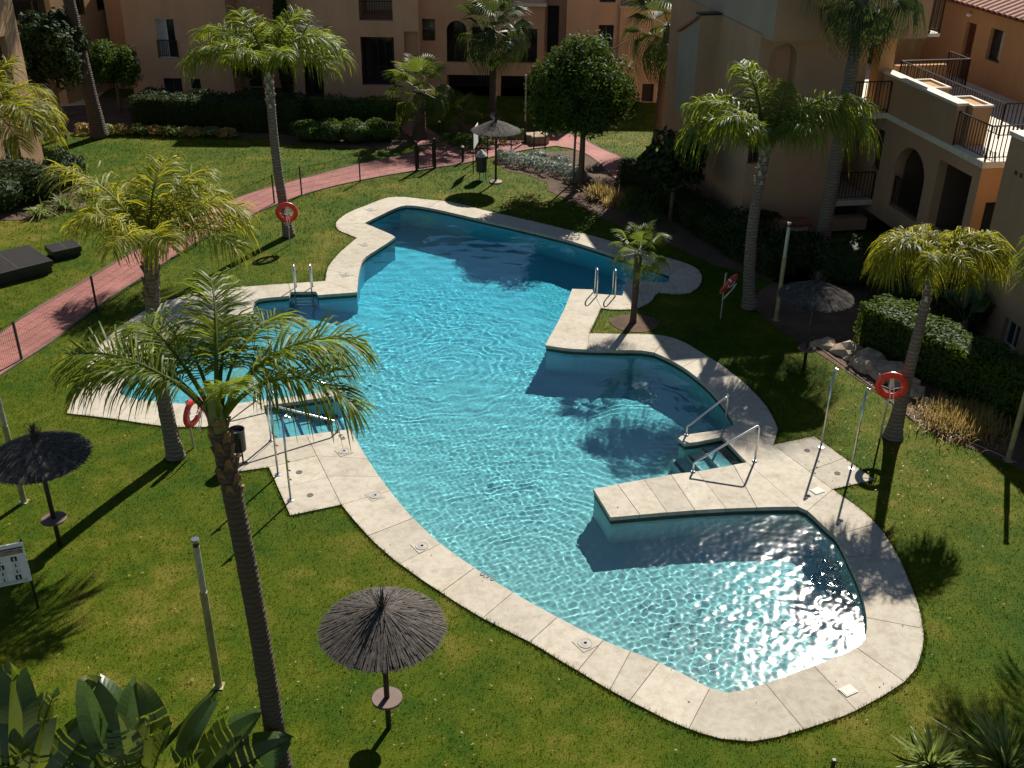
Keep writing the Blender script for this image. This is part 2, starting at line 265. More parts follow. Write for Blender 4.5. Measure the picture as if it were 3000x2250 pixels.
M = {}
def stucco(name, c):
    m, nt, b = new_mat(name); v = coords(nt)
    n1 = noise(nt, v, .5, 5); n2 = noise(nt, v, 3.0, 4)
    mp = coords(nt, False, (1.0, 1.0, .16)); n3 = noise(nt, mp, 1.3, 6, .7)
    col = ramp(nt, n1, [(.3, tuple(x*.86 for x in c)), (.7, tuple(min(1, x*1.08) for x in c))])
    col = mixc(nt, .24, col, ramp(nt, n3, [(.35, tuple(x*.6 for x in c)), (.6, c)]))
    nt.links.new(col, b.inputs['Base Color']); b.inputs['Roughness'].default_value = .92; b.inputs['Specular IOR Level'].default_value = .15
    mm = N(nt, 'ShaderNodeMath', operation='ADD'); nt.links.new(n2, mm.inputs[0]); nt.links.new(noise(nt, v, 45, 3), mm.inputs[1])
    bump(nt, b, mm.outputs[0], .35, .02)
    return m
M['stucco'] = stucco('stucco_terracotta', (.62, .36, .205))
M['stucco_pale'] = stucco('stucco_pale', (.42, .262, .15))
M['stucco_orange'] = stucco('stucco_orange', (.47, .27, .125))
M['stucco_grey'] = stucco('stucco_grey', (.34, .275, .20))
M['cap'] = simple('parapet_cap', (.62, .55, .43), .85, var=.1, bumpy=.2)
M['floor_tile'] = simple('terrace_tile', (.55, .44, .32), .7, var=.12)
M['darkroom'] = simple('dark_interior', (.035, .026, .02), .8)  # near-black colour stands in for the shade inside openings
M['shadeinner'] = simple('loggia_interior', (.10, .06, .038), .9)  # stucco darkened in colour for the shade inside loggias
M['iron'] = simple('dark_iron', (.028, .018, .014), .45, .3)
M['iron_green'] = simple('fence_green', (.01, .022, .016), .5, .2)
M['steel'] = simple('brushed_steel', (.58, .58, .57), .28, 1.0, var=.15, vscale=20)
M['galv'] = simple('galvanised_post', (.42, .41, .36), .45, .55, var=.25, vscale=9)
M['postpaint'] = simple('weathered_olive_post', (.30, .27, .14), .5, .35, var=.3, vscale=5)
M['alum'] = simple('white_aluminium', (.62, .61, .58), .4, .1)
M['brownframe'] = simple('brown_frame', (.06, .025, .014), .5)
M['door'] = simple('wooden_door', (.09, .022, .012), .5, var=.35, vscale=8)
M['curtain'] = simple('pale_curtain', (.38, .40, .36), .9, var=.2, vscale=10)
M['terracotta'] = simple('roof_tile', (.30, .115, .06), .8, var=.35, vscale=5, bumpy=.3)
M['potclay'] = simple('clay_pot', (.42, .13, .05), .8, var=.2)
M['red'] = simple('red_plastic', (.72, .035, .02), .38, var=.1)
M['reddark'] = simple('faded_red_plastic', (.45, .05, .04), .45, var=.2)
M['rope'] = simple('white_rope', (.72, .70, .64), .9)
M['blackpl'] = simple('black_plastic', (.014, .015, .016), .42, var=.3, bumpy=.1)
M['greenpl'] = simple('green_black_bin', (.012, .022, .018), .45, var=.3)
M['greylid'] = simple('grey_lid', (.36, .36, .34), .5)
M['pole'] = simple('brown_wood_pole', (.035, .020, .014), .6, var=.4, vscale=12, bumpy=.3)
M['shelf'] = simple('brown_shelf', (.12, .065, .05), .62, var=.2)
M['thatch_core'] = simple('thatch_core', (.012, .010, .009), 1.0)
M['thatch'] = simple('thatch_reed', (.062, .050, .040), .85, var=.75, vscale=14)
M['thatch_grey'] = simple('thatch_reed_bleached', (.17, .155, .135), .85, var=.7, vscale=14)
M['white'] = simple('white_paint', (.74, .74, .72), .5)
M['print_black'] = simple('printed_black', (.02, .02, .022), .6)
M['print_grey'] = simple('printed_grey', (.42, .42, .41), .6)
M['print_brown'] = simple('printed_photo', (.26, .20, .15), .6, var=.5, vscale=9)
M['stone'] = simple('pale_rock', (.36, .27, .18), .9, var=.35, vscale=4, bumpy=.6, bscale=9)
M['wood'] = simple('stake_wood', (.22, .13, .07), .8, var=.3, vscale=9)
M['concrete'] = simple('concrete', (.42, .40, .36), .9, var=.15, bumpy=.2)
M['lidsteel'] = simple('skimmer_lid', (.30, .28, .24), .7)
M['drain'] = simple('drain_metal', (.13, .12, .10), .85, 0.0, .1)
M['cover'] = simple('cover_stone', (.58, .53, .44), .8)
M['hose'] = simple('irrigation_hose', (.30, .24, .18), .7)
M['bark'] = simple('tree_bark', (.13, .085, .05), .95, var=.4, vscale=9, bumpy=.6, bscale=25)
M['stripe'] = simple('dark_blue_tile', (.008, .018, .075), .3)
M['coping'] = simple('coping_underside', (.30, .26, .20), .8)

def glass_mat():
    m, nt, b = new_mat('window_glass')
    v = coords(nt, True)
    nt.links.new(ramp(nt, noise(nt, v, 1.5), [(.3, (.012, .013, .014)), (.7, (.04, .042, .045))]), b.inputs['Base Color'])
    b.inputs['Roughness'].default_value = .06; b.inputs['Specular IOR Level'].default_value = .6
    return m
M['glass'] = glass_mat()

def deck_mat():
    m, nt, b = new_mat('cream_concrete_slab'); v = coords(nt)
    oi = N(nt, 'ShaderNodeObjectInfo')
    n1 = noise(nt, v, .9, 6, .65); n2 = noise(nt, v, 6.0, 5, .7); n3 = noise(nt, v, 60.0, 3)
    col = ramp(nt, n1, [(.3, (.285, .245, .185)), (.52, (.375, .33, .26)), (.72, (.43, .39, .32))])
    col = mixc(nt, .35, col, ramp(nt, n2, [(.32, (.30, .245, .17)), (.55, (.56, .50, .40))]))
    col = mixc(nt, .15, col, ramp(nt, n3, [(.35, (.30, .25, .19)), (.65, (.66, .60, .50))]))
    n5 = noise(nt, v, 2.3, 6, .75); col = mixc(nt, ramp(nt, n5, [(.50, (0, 0, 0)), (.68, (.55, .55, .55))]), col, (.27, .225, .165))
    tn = N(nt, 'ShaderNodeMapRange'); tn.inputs[3].default_value = .88; tn.inputs[4].default_value = 1.08; nt.links.new(oi.outputs['Random'], tn.inputs[0])
    sc = N(nt, 'ShaderNodeVectorMath', operation='SCALE'); nt.links.new(col, sc.inputs[0]); nt.links.new(tn.outputs[0], sc.inputs['Scale'])
    # rust stains of their own shape
    rs = noise(nt, v, .42, 3, .5); fac = ramp(nt, rs, [(.68, (0, 0, 0)), (.80, (.5, .5, .5))])
    col = mixc(nt, fac, sc.outputs[0], (.42, .24, .11))
    nt.links.new(col, b.inputs['Base Color']); b.inputs['Roughness'].default_value = .85; b.inputs['Specular IOR Level'].default_value = .25
    mm = N(nt, 'ShaderNodeMath', operation='ADD'); nt.links.new(n2, mm.inputs[0]); nt.links.new(n3, mm.inputs[1]); bump(nt, b, mm.outputs[0], .25, .01)
    return m
M['deck'] = deck_mat()
M['grout'] = simple('dark_joint', (.085, .07, .05), .95)

def grass_mat(name, blade=False):
    m, nt, b = new_mat(name); v = coords(nt)
    n1 = noise(nt, v, .24, 4, .55); n2 = noise(nt, v, 1.3, 4, .65); n3 = noise(nt, v, 24.0, 4, .7)
    mm = N(nt, 'ShaderNodeMath', operation='MULTIPLY_ADD'); mm.inputs[1].default_value = .55; nt.links.new(n2, mm.inputs[0])
    m2 = N(nt, 'ShaderNodeMath', operation='MULTIPLY'); m2.inputs[1].default_value = .62; nt.links.new(n1, m2.inputs[0]); nt.links.new(m2.outputs[0], mm.inputs[2])
    col = ramp(nt, mm.outputs[0], [(.36, (.015, .043, .0010)), (.48, (.034, .070, .0012)), (.61, (.066, .090, .002)), (.77, (.150, .130, .020))])
    dk = ramp(nt, n3, [(.3, (.55, .55, .5)), (.62, (1.12, 1.1, 1.0))])
    col = mixc(nt, .65, col, dk, 'MULTIPLY')
    nt.links.new(col, b.inputs['Base Color']); b.inputs['Roughness'].default_value = .75; b.inputs['Specular IOR Level'].default_value = .07
    if blade:
        t = N(nt, 'ShaderNodeBsdfTranslucent'); nt.links.new(col, t.inputs[0])
        mx = N(nt, 'ShaderNodeMixShader'); mx.inputs[0].default_value = .4
        nt.links.new(b.outputs[0], mx.inputs[1]); nt.links.new(t.outputs[0], mx.inputs[2]); nt.links.new(mx.outputs[0], nt.nodes['Material Output'].inputs[0])
    else:
        bump(nt, b, n3, .9, .03)
    return m
M['lawn'] = grass_mat('lawn_turf'); M['blade'] = grass_mat('grass_blade', True)

def soil_mat():
    m, nt, b = new_mat('mulch_soil'); v = coords(nt)
    n1 = noise(nt, v, 1.2, 5); n2 = noise(nt, v, 26, 4, .7)
    col = ramp(nt, n1, [(.3, (.06, .035, .02)), (.7, (.16, .095, .055))])
    col = mixc(nt, .7, col, ramp(nt, n2, [(.35, (.3, .27, .25)), (.68, (1.5, 1.4, 1.25))]), 'MULTIPLY')
    nt.links.new(col, b.inputs['Base Color']); b.inputs['Roughness'].default_value = .95; bump(nt, b, n2, 1.0, .05)
    return m
M['soil'] = soil_mat()

def path_mat():
    m, nt, b = new_mat('red_paving'); v = coords(nt)
    br = N(nt, 'ShaderNodeTexBrick', Scale=1.0); br.inputs['Color1'].default_value = (.27, .085, .068, 1); br.inputs['Color2'].default_value = (.34, .125, .10, 1)
    br.inputs['Mortar'].default_value = (.20, .09, .075, 1); br.inputs['Mortar Size'].default_value = .008; br.inputs['Brick Width'].default_value = .2; br.inputs['Row Height'].default_value = .1
    nt.links.new(v, br.inputs['Vector'])
    n1 = noise(nt, v, .7, 5); col = mixc(nt, .6, br.outputs[0], ramp(nt, n1, [(.3, (.62, .58, .56)), (.7, (1.25, 1.3, 1.3))]), 'MULTIPLY')
    nt.links.new(col, b.inputs['Base Color']); b.inputs['Roughness'].default_value = .85; bump(nt, b, br.outputs['Fac'], .3, .005)
    return m
M['path'] = path_mat()

def pool_mat():
    m, nt, b = new_mat('pool_mosaic'); v = coords(nt)
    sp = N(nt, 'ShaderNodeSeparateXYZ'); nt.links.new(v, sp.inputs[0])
    # light absorbed by deeper water, put into the mosaic colour: green-grey to azure
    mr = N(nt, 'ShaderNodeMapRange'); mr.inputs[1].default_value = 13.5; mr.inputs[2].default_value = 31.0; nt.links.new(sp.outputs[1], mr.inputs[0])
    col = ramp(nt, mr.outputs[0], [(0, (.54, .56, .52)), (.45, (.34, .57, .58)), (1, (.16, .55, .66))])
    br = N(nt, 'ShaderNodeTexBrick', Scale=1.0); br.offset = 0
    br.inputs['Color1'].default_value = (1, 1, 1, 1); br.inputs['Color2'].default_value = (.9, .93, .95, 1); br.inputs['Mortar'].default_value = (.86, .88, .88, 1)
    br.inputs['Mortar Size'].default_value = .004; br.inputs['Brick Width'].default_value = .05; br.inputs['Row Height'].default_value = .05
    nt.links.new(v, br.inputs['Vector']); col = mixc(nt, .6, col, br.outputs[0], 'MULTIPLY')
    nt.links.new(col, b.inputs['Base Color']); b.inputs['Roughness'].default_value = .6; b.inputs['Specular IOR Level'].default_value = .0
    return m
M['mosaic'] = pool_mat()

def water_mat():
    m = bpy.data.materials.new('pool_water'); m.use_nodes = True; nt = m.node_tree; nt.nodes.clear()
    out = N(nt, 'ShaderNodeOutputMaterial'); g = N(nt, 'ShaderNodeBsdfGlass', IOR=1.33, Roughness=0.0)
    g.inputs['Color'].default_value = (.67, .95, .98, 1)
    # fine wind ripple too small to model: a soft share of the mirror reflection
    gl = N(nt, 'ShaderNodeBsdfGlossy', Roughness=.10); mx = N(nt, 'ShaderNodeMixShader'); mx.inputs[0].default_value = .04
    nt.links.new(g.outputs[0], mx.inputs[1]); nt.links.new(gl.outputs[0], mx.inputs[2])
    nt.links.new(mx.outputs[0], out.inputs[0]); return m
M['water'] = water_mat()

def trunk_mat(name, c1, c2, ring):
    m, nt, b = new_mat(name); v = coords(nt, True)
    w = N(nt, 'ShaderNodeTexWave', wave_type='BANDS', bands_direction='Z', Scale=ring, Distortion=5.0, Detail=4); w.inputs['Detail Scale'].default_value = 1.5
    nt.links.new(v, w.inputs['Vector']); n1 = noise(nt, v, 5, 5)
    col = mixc(nt, n1, ramp(nt, w.outputs['Fac'], [(.2, c1), (.7, c2)]), c1)
    nt.links.new(col, b.inputs['Base Color']); b.inputs['Roughness'].default_value = .9
    mm = N(nt, 'ShaderNodeMath', operation='ADD'); nt.links.new(w.outputs['Fac'], mm.inputs[0]); nt.links.new(n1, mm.inputs[1]); bump(nt, b, mm.outputs[0], .7, .03)
    return m
M['trunk'] = trunk_mat('palm_trunk_grey', (.12, .09, .065), (.24, .20, .155), 3.2)
M['trunk_brown'] = trunk_mat('palm_trunk_brown', (.065, .042, .028), (.125, .082, .054), 3.6)
M['boot'] = simple('palm_leaf_base', (.20, .105, .05), .9, var=.5, vscale=7, bumpy=.5)
M['boot_grey'] = simple('palm_leaf_base_grey', (.34, .27, .20), .9, var=.5, vscale=7, bumpy=.5)
M['petiole'] = simple('palm_petiole', (.16, .17, .05), .6, var=.3)
M['palm'] = leaf_mat('palm_leaf_green', (.042, .080, .006), (.15, .19, .016), .45, (.44, .50, .02))
M['palm_yellow'] = leaf_mat('palm_leaf_yellow', (.075, .110, .008), (.25, .24, .018), .48, (.62, .55, .03))
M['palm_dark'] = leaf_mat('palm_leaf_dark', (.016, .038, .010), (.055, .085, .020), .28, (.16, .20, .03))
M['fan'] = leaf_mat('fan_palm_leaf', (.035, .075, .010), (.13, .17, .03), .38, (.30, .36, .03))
M['banana'] = leaf_mat('broad_leaf', (.016, .040, .008), (.055, .095, .016), .34, (.36, .42, .03), rough=.27, spec=.5)
M['tree'] = leaf_mat('tree_leaf', (.016, .042, .006), (.055, .095, .012), .28, (.16, .22, .02), rough=.6, spec=.12)
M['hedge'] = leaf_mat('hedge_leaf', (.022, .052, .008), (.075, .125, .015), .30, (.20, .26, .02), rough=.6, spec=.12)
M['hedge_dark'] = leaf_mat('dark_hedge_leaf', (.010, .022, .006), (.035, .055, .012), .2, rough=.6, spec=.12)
M['silver'] = leaf_mat('silver_shrub_leaf', (.12, .15, .11), (.30, .33, .27), .2)
M['straw'] = leaf_mat('dry_grass_leaf', (.16, .11, .03), (.40, .29, .09), .35)
M['yucca'] = leaf_mat('yucca_leaf', (.06, .10, .02), (.24, .28, .07), .3)

# ================================================================== SETTING
def offset_poly(poly, d):
    """Move every vertex inwards (counter-clockwise polygon) by d."""
    q = [poly[i] for i in range(len(poly)) if math.dist(poly[i], poly[i-1]) > 1e-4]
    n = len(q); out = []
    for i in range(n):
        p0, p1, p2 = (Vector(q[i-1]), Vector(q[i]), Vector(q[(i+1) % n]))
        a = (p1 - p0).normalized(); b = (p2 - p1).normalized()
        na, nb = Vector((-a.y, a.x)), Vector((-b.y, b.x))
        m = na + nb
        m = na if m.length < 1e-3 else m.normalized()
        k = d / max(.35, m.dot(na))
        out.append((p1.x + m.x*k, p1.y + m.y*k))
    return out

def ccw(poly):
    a = sum(poly[i-1][0]*poly[i][1] - poly[i][0]*poly[i-1][1] for i in range(len(poly)))
    return list(poly) if a > 0 else list(poly)[::-1]

POOL = ccw(POOL); DECK = ccw(DECK)

# --- ground: one lawn sheet out to the horizon, open where the pool deck is
hole = offset_poly(DECK, .06)
big = [(-400, -60), (400, -60), (400, 700), (-400, 700)]
allp = [Vector((x, y, 0)) for x, y in big + hole]
tri = tessellate_polygon([[Vector((x, y, 0)) for x, y in big], [Vector((x, y, 0)) for x, y in hole]])
g = MB(); g.add(allp, [tuple(t) for t in tri])
lawn = g.build('lawn', M['lawn']); lawn['kind'] = 'structure'

def sheet(name, poly, z, mat, thick=.0):
    m = MB()
    m.prism(ccw(poly), z - max(thick, .03), z)
    o = m.build(name, mat); o['kind'] = 'structure'; return o

# --- red path with concrete edging
PATH = PATH_NEAR + PATH_FAR[::-1]
sheet('path', PATH, .022, M['path'])
sheet('path_spur', SPUR, .018, M['path'])
def edging(name, line, w=.06, h=.03):
    m = MB()
    for i in range(len(line)-1):
        a, b = Vector(line[i]), Vector(line[i+1]); t = (b-a).normalized(); nrm = Vector((-t.y, t.x))*w/2
        q = [a-nrm, b-nrm, b+nrm, a+nrm]
        m.prism([tuple(p) for p in q], -.05, h)
    o = m.build(name, M['grout']); o['kind'] = 'structure'
edging('path_edging', PATH_NEAR); edging('path_edging', PATH_FAR)

BEDS = [
 # tree bed above the pool
 [(-1.0,44.3),(.6,45.1),(1.6,45.6),(3.0,45.9),(4.8,44.4),(5.6,42.0),(6.2,39.0),(7.0,36.0),(9.5,33.0),(9.9,31.0),(8.6,30.9),(6.6,32.6),(5.3,34.5),(4.1,35.9),(3.3,36.9),(2.7,38.0),(1.9,39.3),(1.35,40.1),(1.3,41.2),(.6,42.2),(-.3,42.7)],
 # long bed under the hedge on the right
 [(7.1,29.5),(7.7,27.6),(8.5,26.0),(9.1,24.6),(9.65,23.2),(9.9,22.2),(10.4,21.6),(11.0,21.0),(11.7,20.2),(12.6,19.2),(14.4,18.0),(17.5,19.0),(15.5,26.5),(14.5,30.0),(11.5,33.5),(9.4,33.0)],
 # bed along the hedge below the far building
 [(-21.5,46.0),(-19.0,48.6),(-15.0,48.1),(-11.0,47.0),(-9.6,46.3),(-7.5,45.9),(-5.2,45.6),(-4.6,46.6),(-5.2,49.0),(-8.0,54.5),(-24.0,54.5)],
 [(-24,36.2),(-17.2,36.0),(-15.9,37.6),(-17.0,40.6),(-19.0,42.5),(-24,43.0)],
 [(-2.6,45.4),(-1.6,45.3),(-.9,46.7),(.6,47.6),(-.6,49.6),(-3.0,50.2),(-3.3,47.6)],
]
for bp in BEDS: sheet('planting_bed', bp, .012, M['soil'])
# bare soil ring round the young palm
ring = [(3.55+.72*math.cos(a)*(1+.08*math.sin(3*a)), 27.95+.62*math.sin(a)) for a in np.linspace(0, 6.28, 28)[:-1]]
sheet('planting_bed', ring, .014, M['soil'])

# --- pool deck: slabs split along the joints seen in the photograph
def near(poly, p):
    best = None
    for i in range(len(poly)):
        a = Vector(poly[i]); b = Vector(poly[(i+1) % len(poly)]); d = b-a; L = d.length_squared
        t = 0 if L < 1e-9 else max(0, min(1, (Vector(p)-a).dot(d)/L)); q = a+d*t; e = (q-Vector(p)).length
        if best is None or e < best[0]: best = (e, i, (q.x, q.y))
    return best
def insert(poly, p):
    e, i, q = near(poly, p)
    if math.dist(q, poly[i]) < .02: return poly, i
    j = (i+1) % len(poly)
    if math.dist(q, poly[j]) < .02: return poly, j
    return poly[:i+1] + [q] + poly[i+1:], i+1
x1, y1, x2, y2 = JOINTS[0]
inn, ia = insert(POOL, (x1, y1)); out, ib = insert(DECK, (x2, y2))
slit = out[ib:] + out[:ib+1] + (inn[ia:] + inn[:ia+1])[::-1]
polys = [slit]
for x1, y1, x2, y2 in JOINTS[1:]:
    mid = ((x1+x2)/2, (y1+y2)/2); best = None
    for k, q in enumerate(polys):
        if inside([mid], q)[0]:
            e = near(q, (x1, y1))[0] + near(q, (x2, y2))[0]
            if best is None or e < best[0]: best = (e, k)
    if best is None or best[0] > 1.0: continue
    q = polys[best[1]]
    q, i = insert(q, (x1, y1)); pi_ = q[i]
    q, j = insert(q, (x2, y2)); i = q.index(pi_)
    if i == j: continue
    if i > j: i, j = j, i
    A, B = q[i:j+1], q[j:] + q[:i+1]
    if len(A) < 3 or len(B) < 3: continue
    polys[best[1]] = A; polys.append(B)
gm = MB(); gm.prism(offset_poly(slit, .025), -.2, .046)
deck = gm.build('pool_deck', M['grout'], None, (0, 0, -.032)); deck['kind'] = 'structure'
for q in polys:
    q2 = offset_poly(ccw(q), .006)
    sm = MB(); dz = random.uniform(-.002, .003)
    sm.prism(q2, -.03, .06 + dz, bottom=True)
    s = sm.build('slab', M['deck'], deck)

# --- pool shell
WALL = offset_poly(POOL, -.03)
def depth(x, y):
    d = np.interp(y, [13, 17, 21, 26, 31, 38], [-.95, -1.05, -1.25, -1.5, -1.8, -2.05])
    kid = 1/(1+np.exp((x + 4.6 + .1*(y-23))*2.6)) * ((y > 20) & (y < 31))
    return d*(1-kid) + (-.85)*kid
sh = MB(); n = len(WALL)
for i in range(n):
    a, b = WALL[i], WALL[(i+1) % n]
    sh.quad((*a, .02), (*b, .02), (*b, -2.6), (*a, -2.6))
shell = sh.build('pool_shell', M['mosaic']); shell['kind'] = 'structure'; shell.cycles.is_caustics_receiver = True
def grid_in(poly, step, margin, fz):
    p = np.array(poly); x0, y0 = p.min(0)-margin; x1_, y1_ = p.max(0)+margin
    xs = np.arange(x0, x1_, step); ys = np.arange(y0, y1_, step); X, Y = np.meshgrid(xs, ys)
    pts = np.stack([X.ravel(), Y.ravel()], 1); ins = inside(pts, poly)
    ok = ins.copy(); dd = dist_poly(pts[~ins], poly); ok[~ins] = dd < margin
    ok = ok.reshape(X.shape); i = np.arange(X.size).reshape(X.shape)
    m = ok[:-1,:-1] & ok[:-1,1:] & ok[1:,1:] & ok[1:,:-1]
    F = np.stack([i[:-1,:-1][m], i[:-1,1:][m], i[1:,1:][m], i[1:,:-1][m]], 1)
    V = np.stack([X.ravel(), Y.ravel(), fz(X, Y).ravel()], 1)
    u, inv = np.unique(F, return_inverse=True)
    return V[u], inv.reshape(F.shape)
V, F = grid_in(POOL, .25, .4, depth)
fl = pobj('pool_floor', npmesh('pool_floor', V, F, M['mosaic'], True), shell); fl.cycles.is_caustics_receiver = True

# --- water: a rippled sheet
wr = np.random.default_rng(11)
def vnoise(X, Y, s, seed):
    r = np.random.default_rng(seed); Z = np.zeros_like(X)
    for k in range(7):
        th = r.uniform(0, 6.28); l = s*r.uniform(.6, 1.6)
        Z += np.sin(2*np.pi/l*(X*np.cos(th)+Y*np.sin(th)) + r.uniform(0, 6.28))
    return Z/3.0
def waves(X, Y):
    Z = np.zeros_like(X)
    # long soft ripples everywhere
    for k in range(14):
        l = wr.uniform(.5, 1.2); th = wr.normal(1.25, .8); Z += l*.0013*wr.uniform(.4, 1)*np.sin(2*np.pi/l*(X*np.cos(th)+Y*np.sin(th))+wr.uniform(0, 6.28))
    # rings spreading from the inlet jets
    for cx, cy, l, a, rad in ((-1.6, 27.4, .34, .0008, 3.4), (3.6, 23.4, .26, .0008, 2.0), (.6, 18.3, .27, .0008, 2.8), (-3.5, 30.0, .36, .0008, 2.5)):
        r = np.hypot(X-cx, Y-cy); Z += a*np.exp(-((r-rad*.6)/rad)**2)*np.sin(2*np.pi*r/l + 2.4*vnoise(X, Y, 1.6, 5) + 1.2*vnoise(X, Y, .7, 8))
    # short chop, strongest at the shallow end
    amp = np.interp(Y, [13, 17, 22, 28, 36], [1.0, 1.0, .7, .45, .25]) * (1 + .35*vnoise(X, Y, 5.0, 3))
    amp = np.clip(amp, .10, 1.5)
    S = np.zeros_like(X)
    for k in range(40):
        l = wr.uniform(.085, .25); th = wr.uniform(0, 6.28); S += l*.0009*wr.uniform(.5, 1.1)*np.sin(2*np.pi/l*(X*np.cos(th)+Y*np.sin(th))+wr.uniform(0, 6.28))
    # wind-ruffled corner of the shallow basin
    G_ = np.exp(-(((X-5.2)/2.6)**2 + ((Y-15.6)/2.4)**2)); T_ = np.zeros_like(X)
    for k in range(16):
        l = wr.uniform(.14, .38); th = wr.uniform(0, 6.28); T_ += l*.0030*wr.uniform(.5, 1.1)*np.sin(2*np.pi/l*(X*np.cos(th)+Y*np.sin(th))+wr.uniform(0, 6.28))
    return -.10 + Z + amp*S + G_*T_
V, F = grid_in(POOL, .023, .10, waves)
water = pobj('water', npmesh('water', V, F, M['water'], True)); water['kind'] = 'structure'
water.cycles.is_caustics_caster = True

# --- pool steps in the two bays
def steps(a, b, outward, n, tread, z0, dz, first=.0):
    """a-b: back edge; outward: unit vector away from the deck."""
    a, b, o = Vector(a), Vector(b), Vector(outward)
    for k in range(n):
        d0 = first + k*tread; d1 = first + (k+1)*tread
        q = [a+o*d0, b+o*d0, b+o*d1, a+o*d1]
        m = MB(); m.prism(ccw([tuple(p) for p in q]), -2.4, z0 - k*dz, bottom=True)
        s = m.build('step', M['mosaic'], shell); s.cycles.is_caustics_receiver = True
        m = MB(); q = [a+o*(d1-.07), b+o*(d1-.07), b+o*(d1+.006), a+o*(d1+.006)]
        m.prism(ccw([tuple(p) for p in q]), z0-k*dz-.03, z0-k*dz+.004)
        t = m.build('edge_stripe', M['stripe'], s); t.cycles.is_caustics_receiver = True
steps(STEP_R[0], STEP_R[1], STEP_R[2], 3, .36, -.30, .22, .22)
steps(STEP_L[0], STEP_L[1], STEP_L[2], 5, .36, -.22, .20, .0)

# --- grass blades over the lawn
def scatter_grass():
    ex = [DECK, PATH, SPUR] + BEDS + [ring]
    zones = ((-14, 13, 10.6, 24, 330, .040), (-17, 10, 24, 34, 190, .050), (-22, 10, 34, 54, 85, .070))
    VV = []; FF = []; base = 0
    for x0, x1_, y0, y1_, dens, hgt in zones:
        n = int((x1_-x0)*(y1_-y0)*dens); P = np.stack([rng.uniform(x0, x1_, n), rng.uniform(y0, y1_, n)], 1)
        w = P[:, 1]*.88+13*.474; vis = (np.abs(P[:, 0])/w < .50) & ((13*.88-P[:, 1]*.474)/w < .385)
        P = P[vis]
        k = ~inside(P, offset_poly(DECK, .05))
        for e in ex[1:]: k &= ~inside(P, e)
        P = P[k]; n = len(P)
        for b in range(2):
            az = rng.uniform(0, 6.28, n); le = rng.uniform(.25, 1.0, n)*hgt*.75; h = rng.uniform(.45, 1.2, n)*hgt; wd = hgt*rng.uniform(.10, .17, n)
            c = P + rng.normal(0, .015, (n, 2)); wx, wy = -np.sin(az)*wd, np.cos(az)*wd
            A = np.stack([c[:, 0]-wx, c[:, 1]-wy, np.full(n, -.005)], 1); B = np.stack([c[:, 0]+wx, c[:, 1]+wy, np.full(n, -.005)], 1)
            T = np.stack([c[:, 0]+np.cos(az)*le, c[:, 1]+np.sin(az)*le, h], 1)
            VV.append(np.stack([A, B, T], 1).reshape(-1, 3)); FF.append(np.arange(base, base+3*n).reshape(-1, 3)); base += 3*n
    return np.concatenate(VV), np.concatenate(FF)
V, F = scatter_grass()
# unmown fringe where the turf meets the slabs
_d = np.array(DECK); _n = len(_d); VV = []
for i in range(_n):
    a, b = _d[i], _d[(i+1) % _n]; L = np.hypot(*(b-a)); k = int(L*95*np.clip(26/max(a[1], 12), .5, 2))
    if k < 1: continue
    t = rng.uniform(0, 1, k)[:, None]; nrm = np.array([(b-a)[1], -(b-a)[0]])/max(L, 1e-6)
    c = a + (b-a)*t + nrm*rng.uniform(-.01, .07, k)[:, None]; az = np.arctan2(-nrm[1], -nrm[0]) + rng.normal(0, .9, k)
    clump = .5 + .5*np.sin(c[:, 0]*7.0 + 3*np.sin(c[:, 1]*5))*np.sin(c[:, 1]*6.0)
    h = rng.uniform(.05, .085, k)*(.75+.5*clump); le = rng.uniform(.01, .06, k)*(.6+.8*clump); wd = rng.uniform(.004, .008, k)
    wx, wy = -np.sin(az)*wd, np.cos(az)*wd
    VV.append(np.stack([np.stack([c[:, 0]-wx, c[:, 1]-wy, 0*wd], 1), np.stack([c[:, 0]+wx, c[:, 1]+wy, 0*wd], 1), np.stack([c[:, 0]+np.cos(az)*le, c[:, 1]+np.sin(az)*le, h], 1)], 1).reshape(-1, 3))
VV = np.concatenate(VV); F = np.concatenate([F, np.arange(len(VV)).reshape(-1, 3)+len(V)]); V = np.concatenate([V, VV])
# fallen leaves and clippings
def litter():
    P = np.concatenate([np.stack([rng.uniform(-13, 12, 900), rng.uniform(11, 40, 900)], 1), np.stack([rng.normal(-3.5, 2.2, 160), rng.normal(12.5, 1.5, 160)], 1), np.stack([rng.normal(9.0, 1.3, 220), rng.normal(21, 2.2, 220)], 1), np.stack([rng.normal(2.6, 1.6, 160), rng.normal(40, 1.5, 160)], 1)])
    P = P[~inside(P, POOL)]; n = len(P)
    z = np.where(inside(P, DECK), .036, .05); c = np.stack([P[:, 0], P[:, 1], z], 1); keep = ~inside(P, DECK) | (rng.random(n) < .35); c = c[keep]
    return leaf_geo(c, np.tile([0, 0, 1.0], (len(c), 1)), .06, .35, .4)
gr = pobj('grass', npmesh('grass', V, F, M['blade'])); tag(gr, 'short green and straw-coloured grass of the lawn around the pool', 'grass', kind='stuff')

# ================================================================== FOLIAGE HELPERS
def unit(a): return a/np.maximum(np.linalg.norm(a, axis=-1, keepdims=True), 1e-9)
def leaf_geo(P, Nn, size, spread=.8, aspect=.5, r=rng):
    n = len(P); nm = unit(unit(Nn) + spread*r.normal(0, 1, (n, 3))*.6); t = unit(np.cross(nm, r.normal(0, 1, (n, 3)))); b = np.cross(nm, t)
    s = (size*r.uniform(.6, 1.35, n))[:, None]
    V = np.stack([P - t*s*.5, P + b*s*aspect*.5, P + t*s*.5 - nm*s*.12, P - b*s*aspect*.5], 1).reshape(-1, 3)
    return V, np.arange(4*n).reshape(-1, 4)

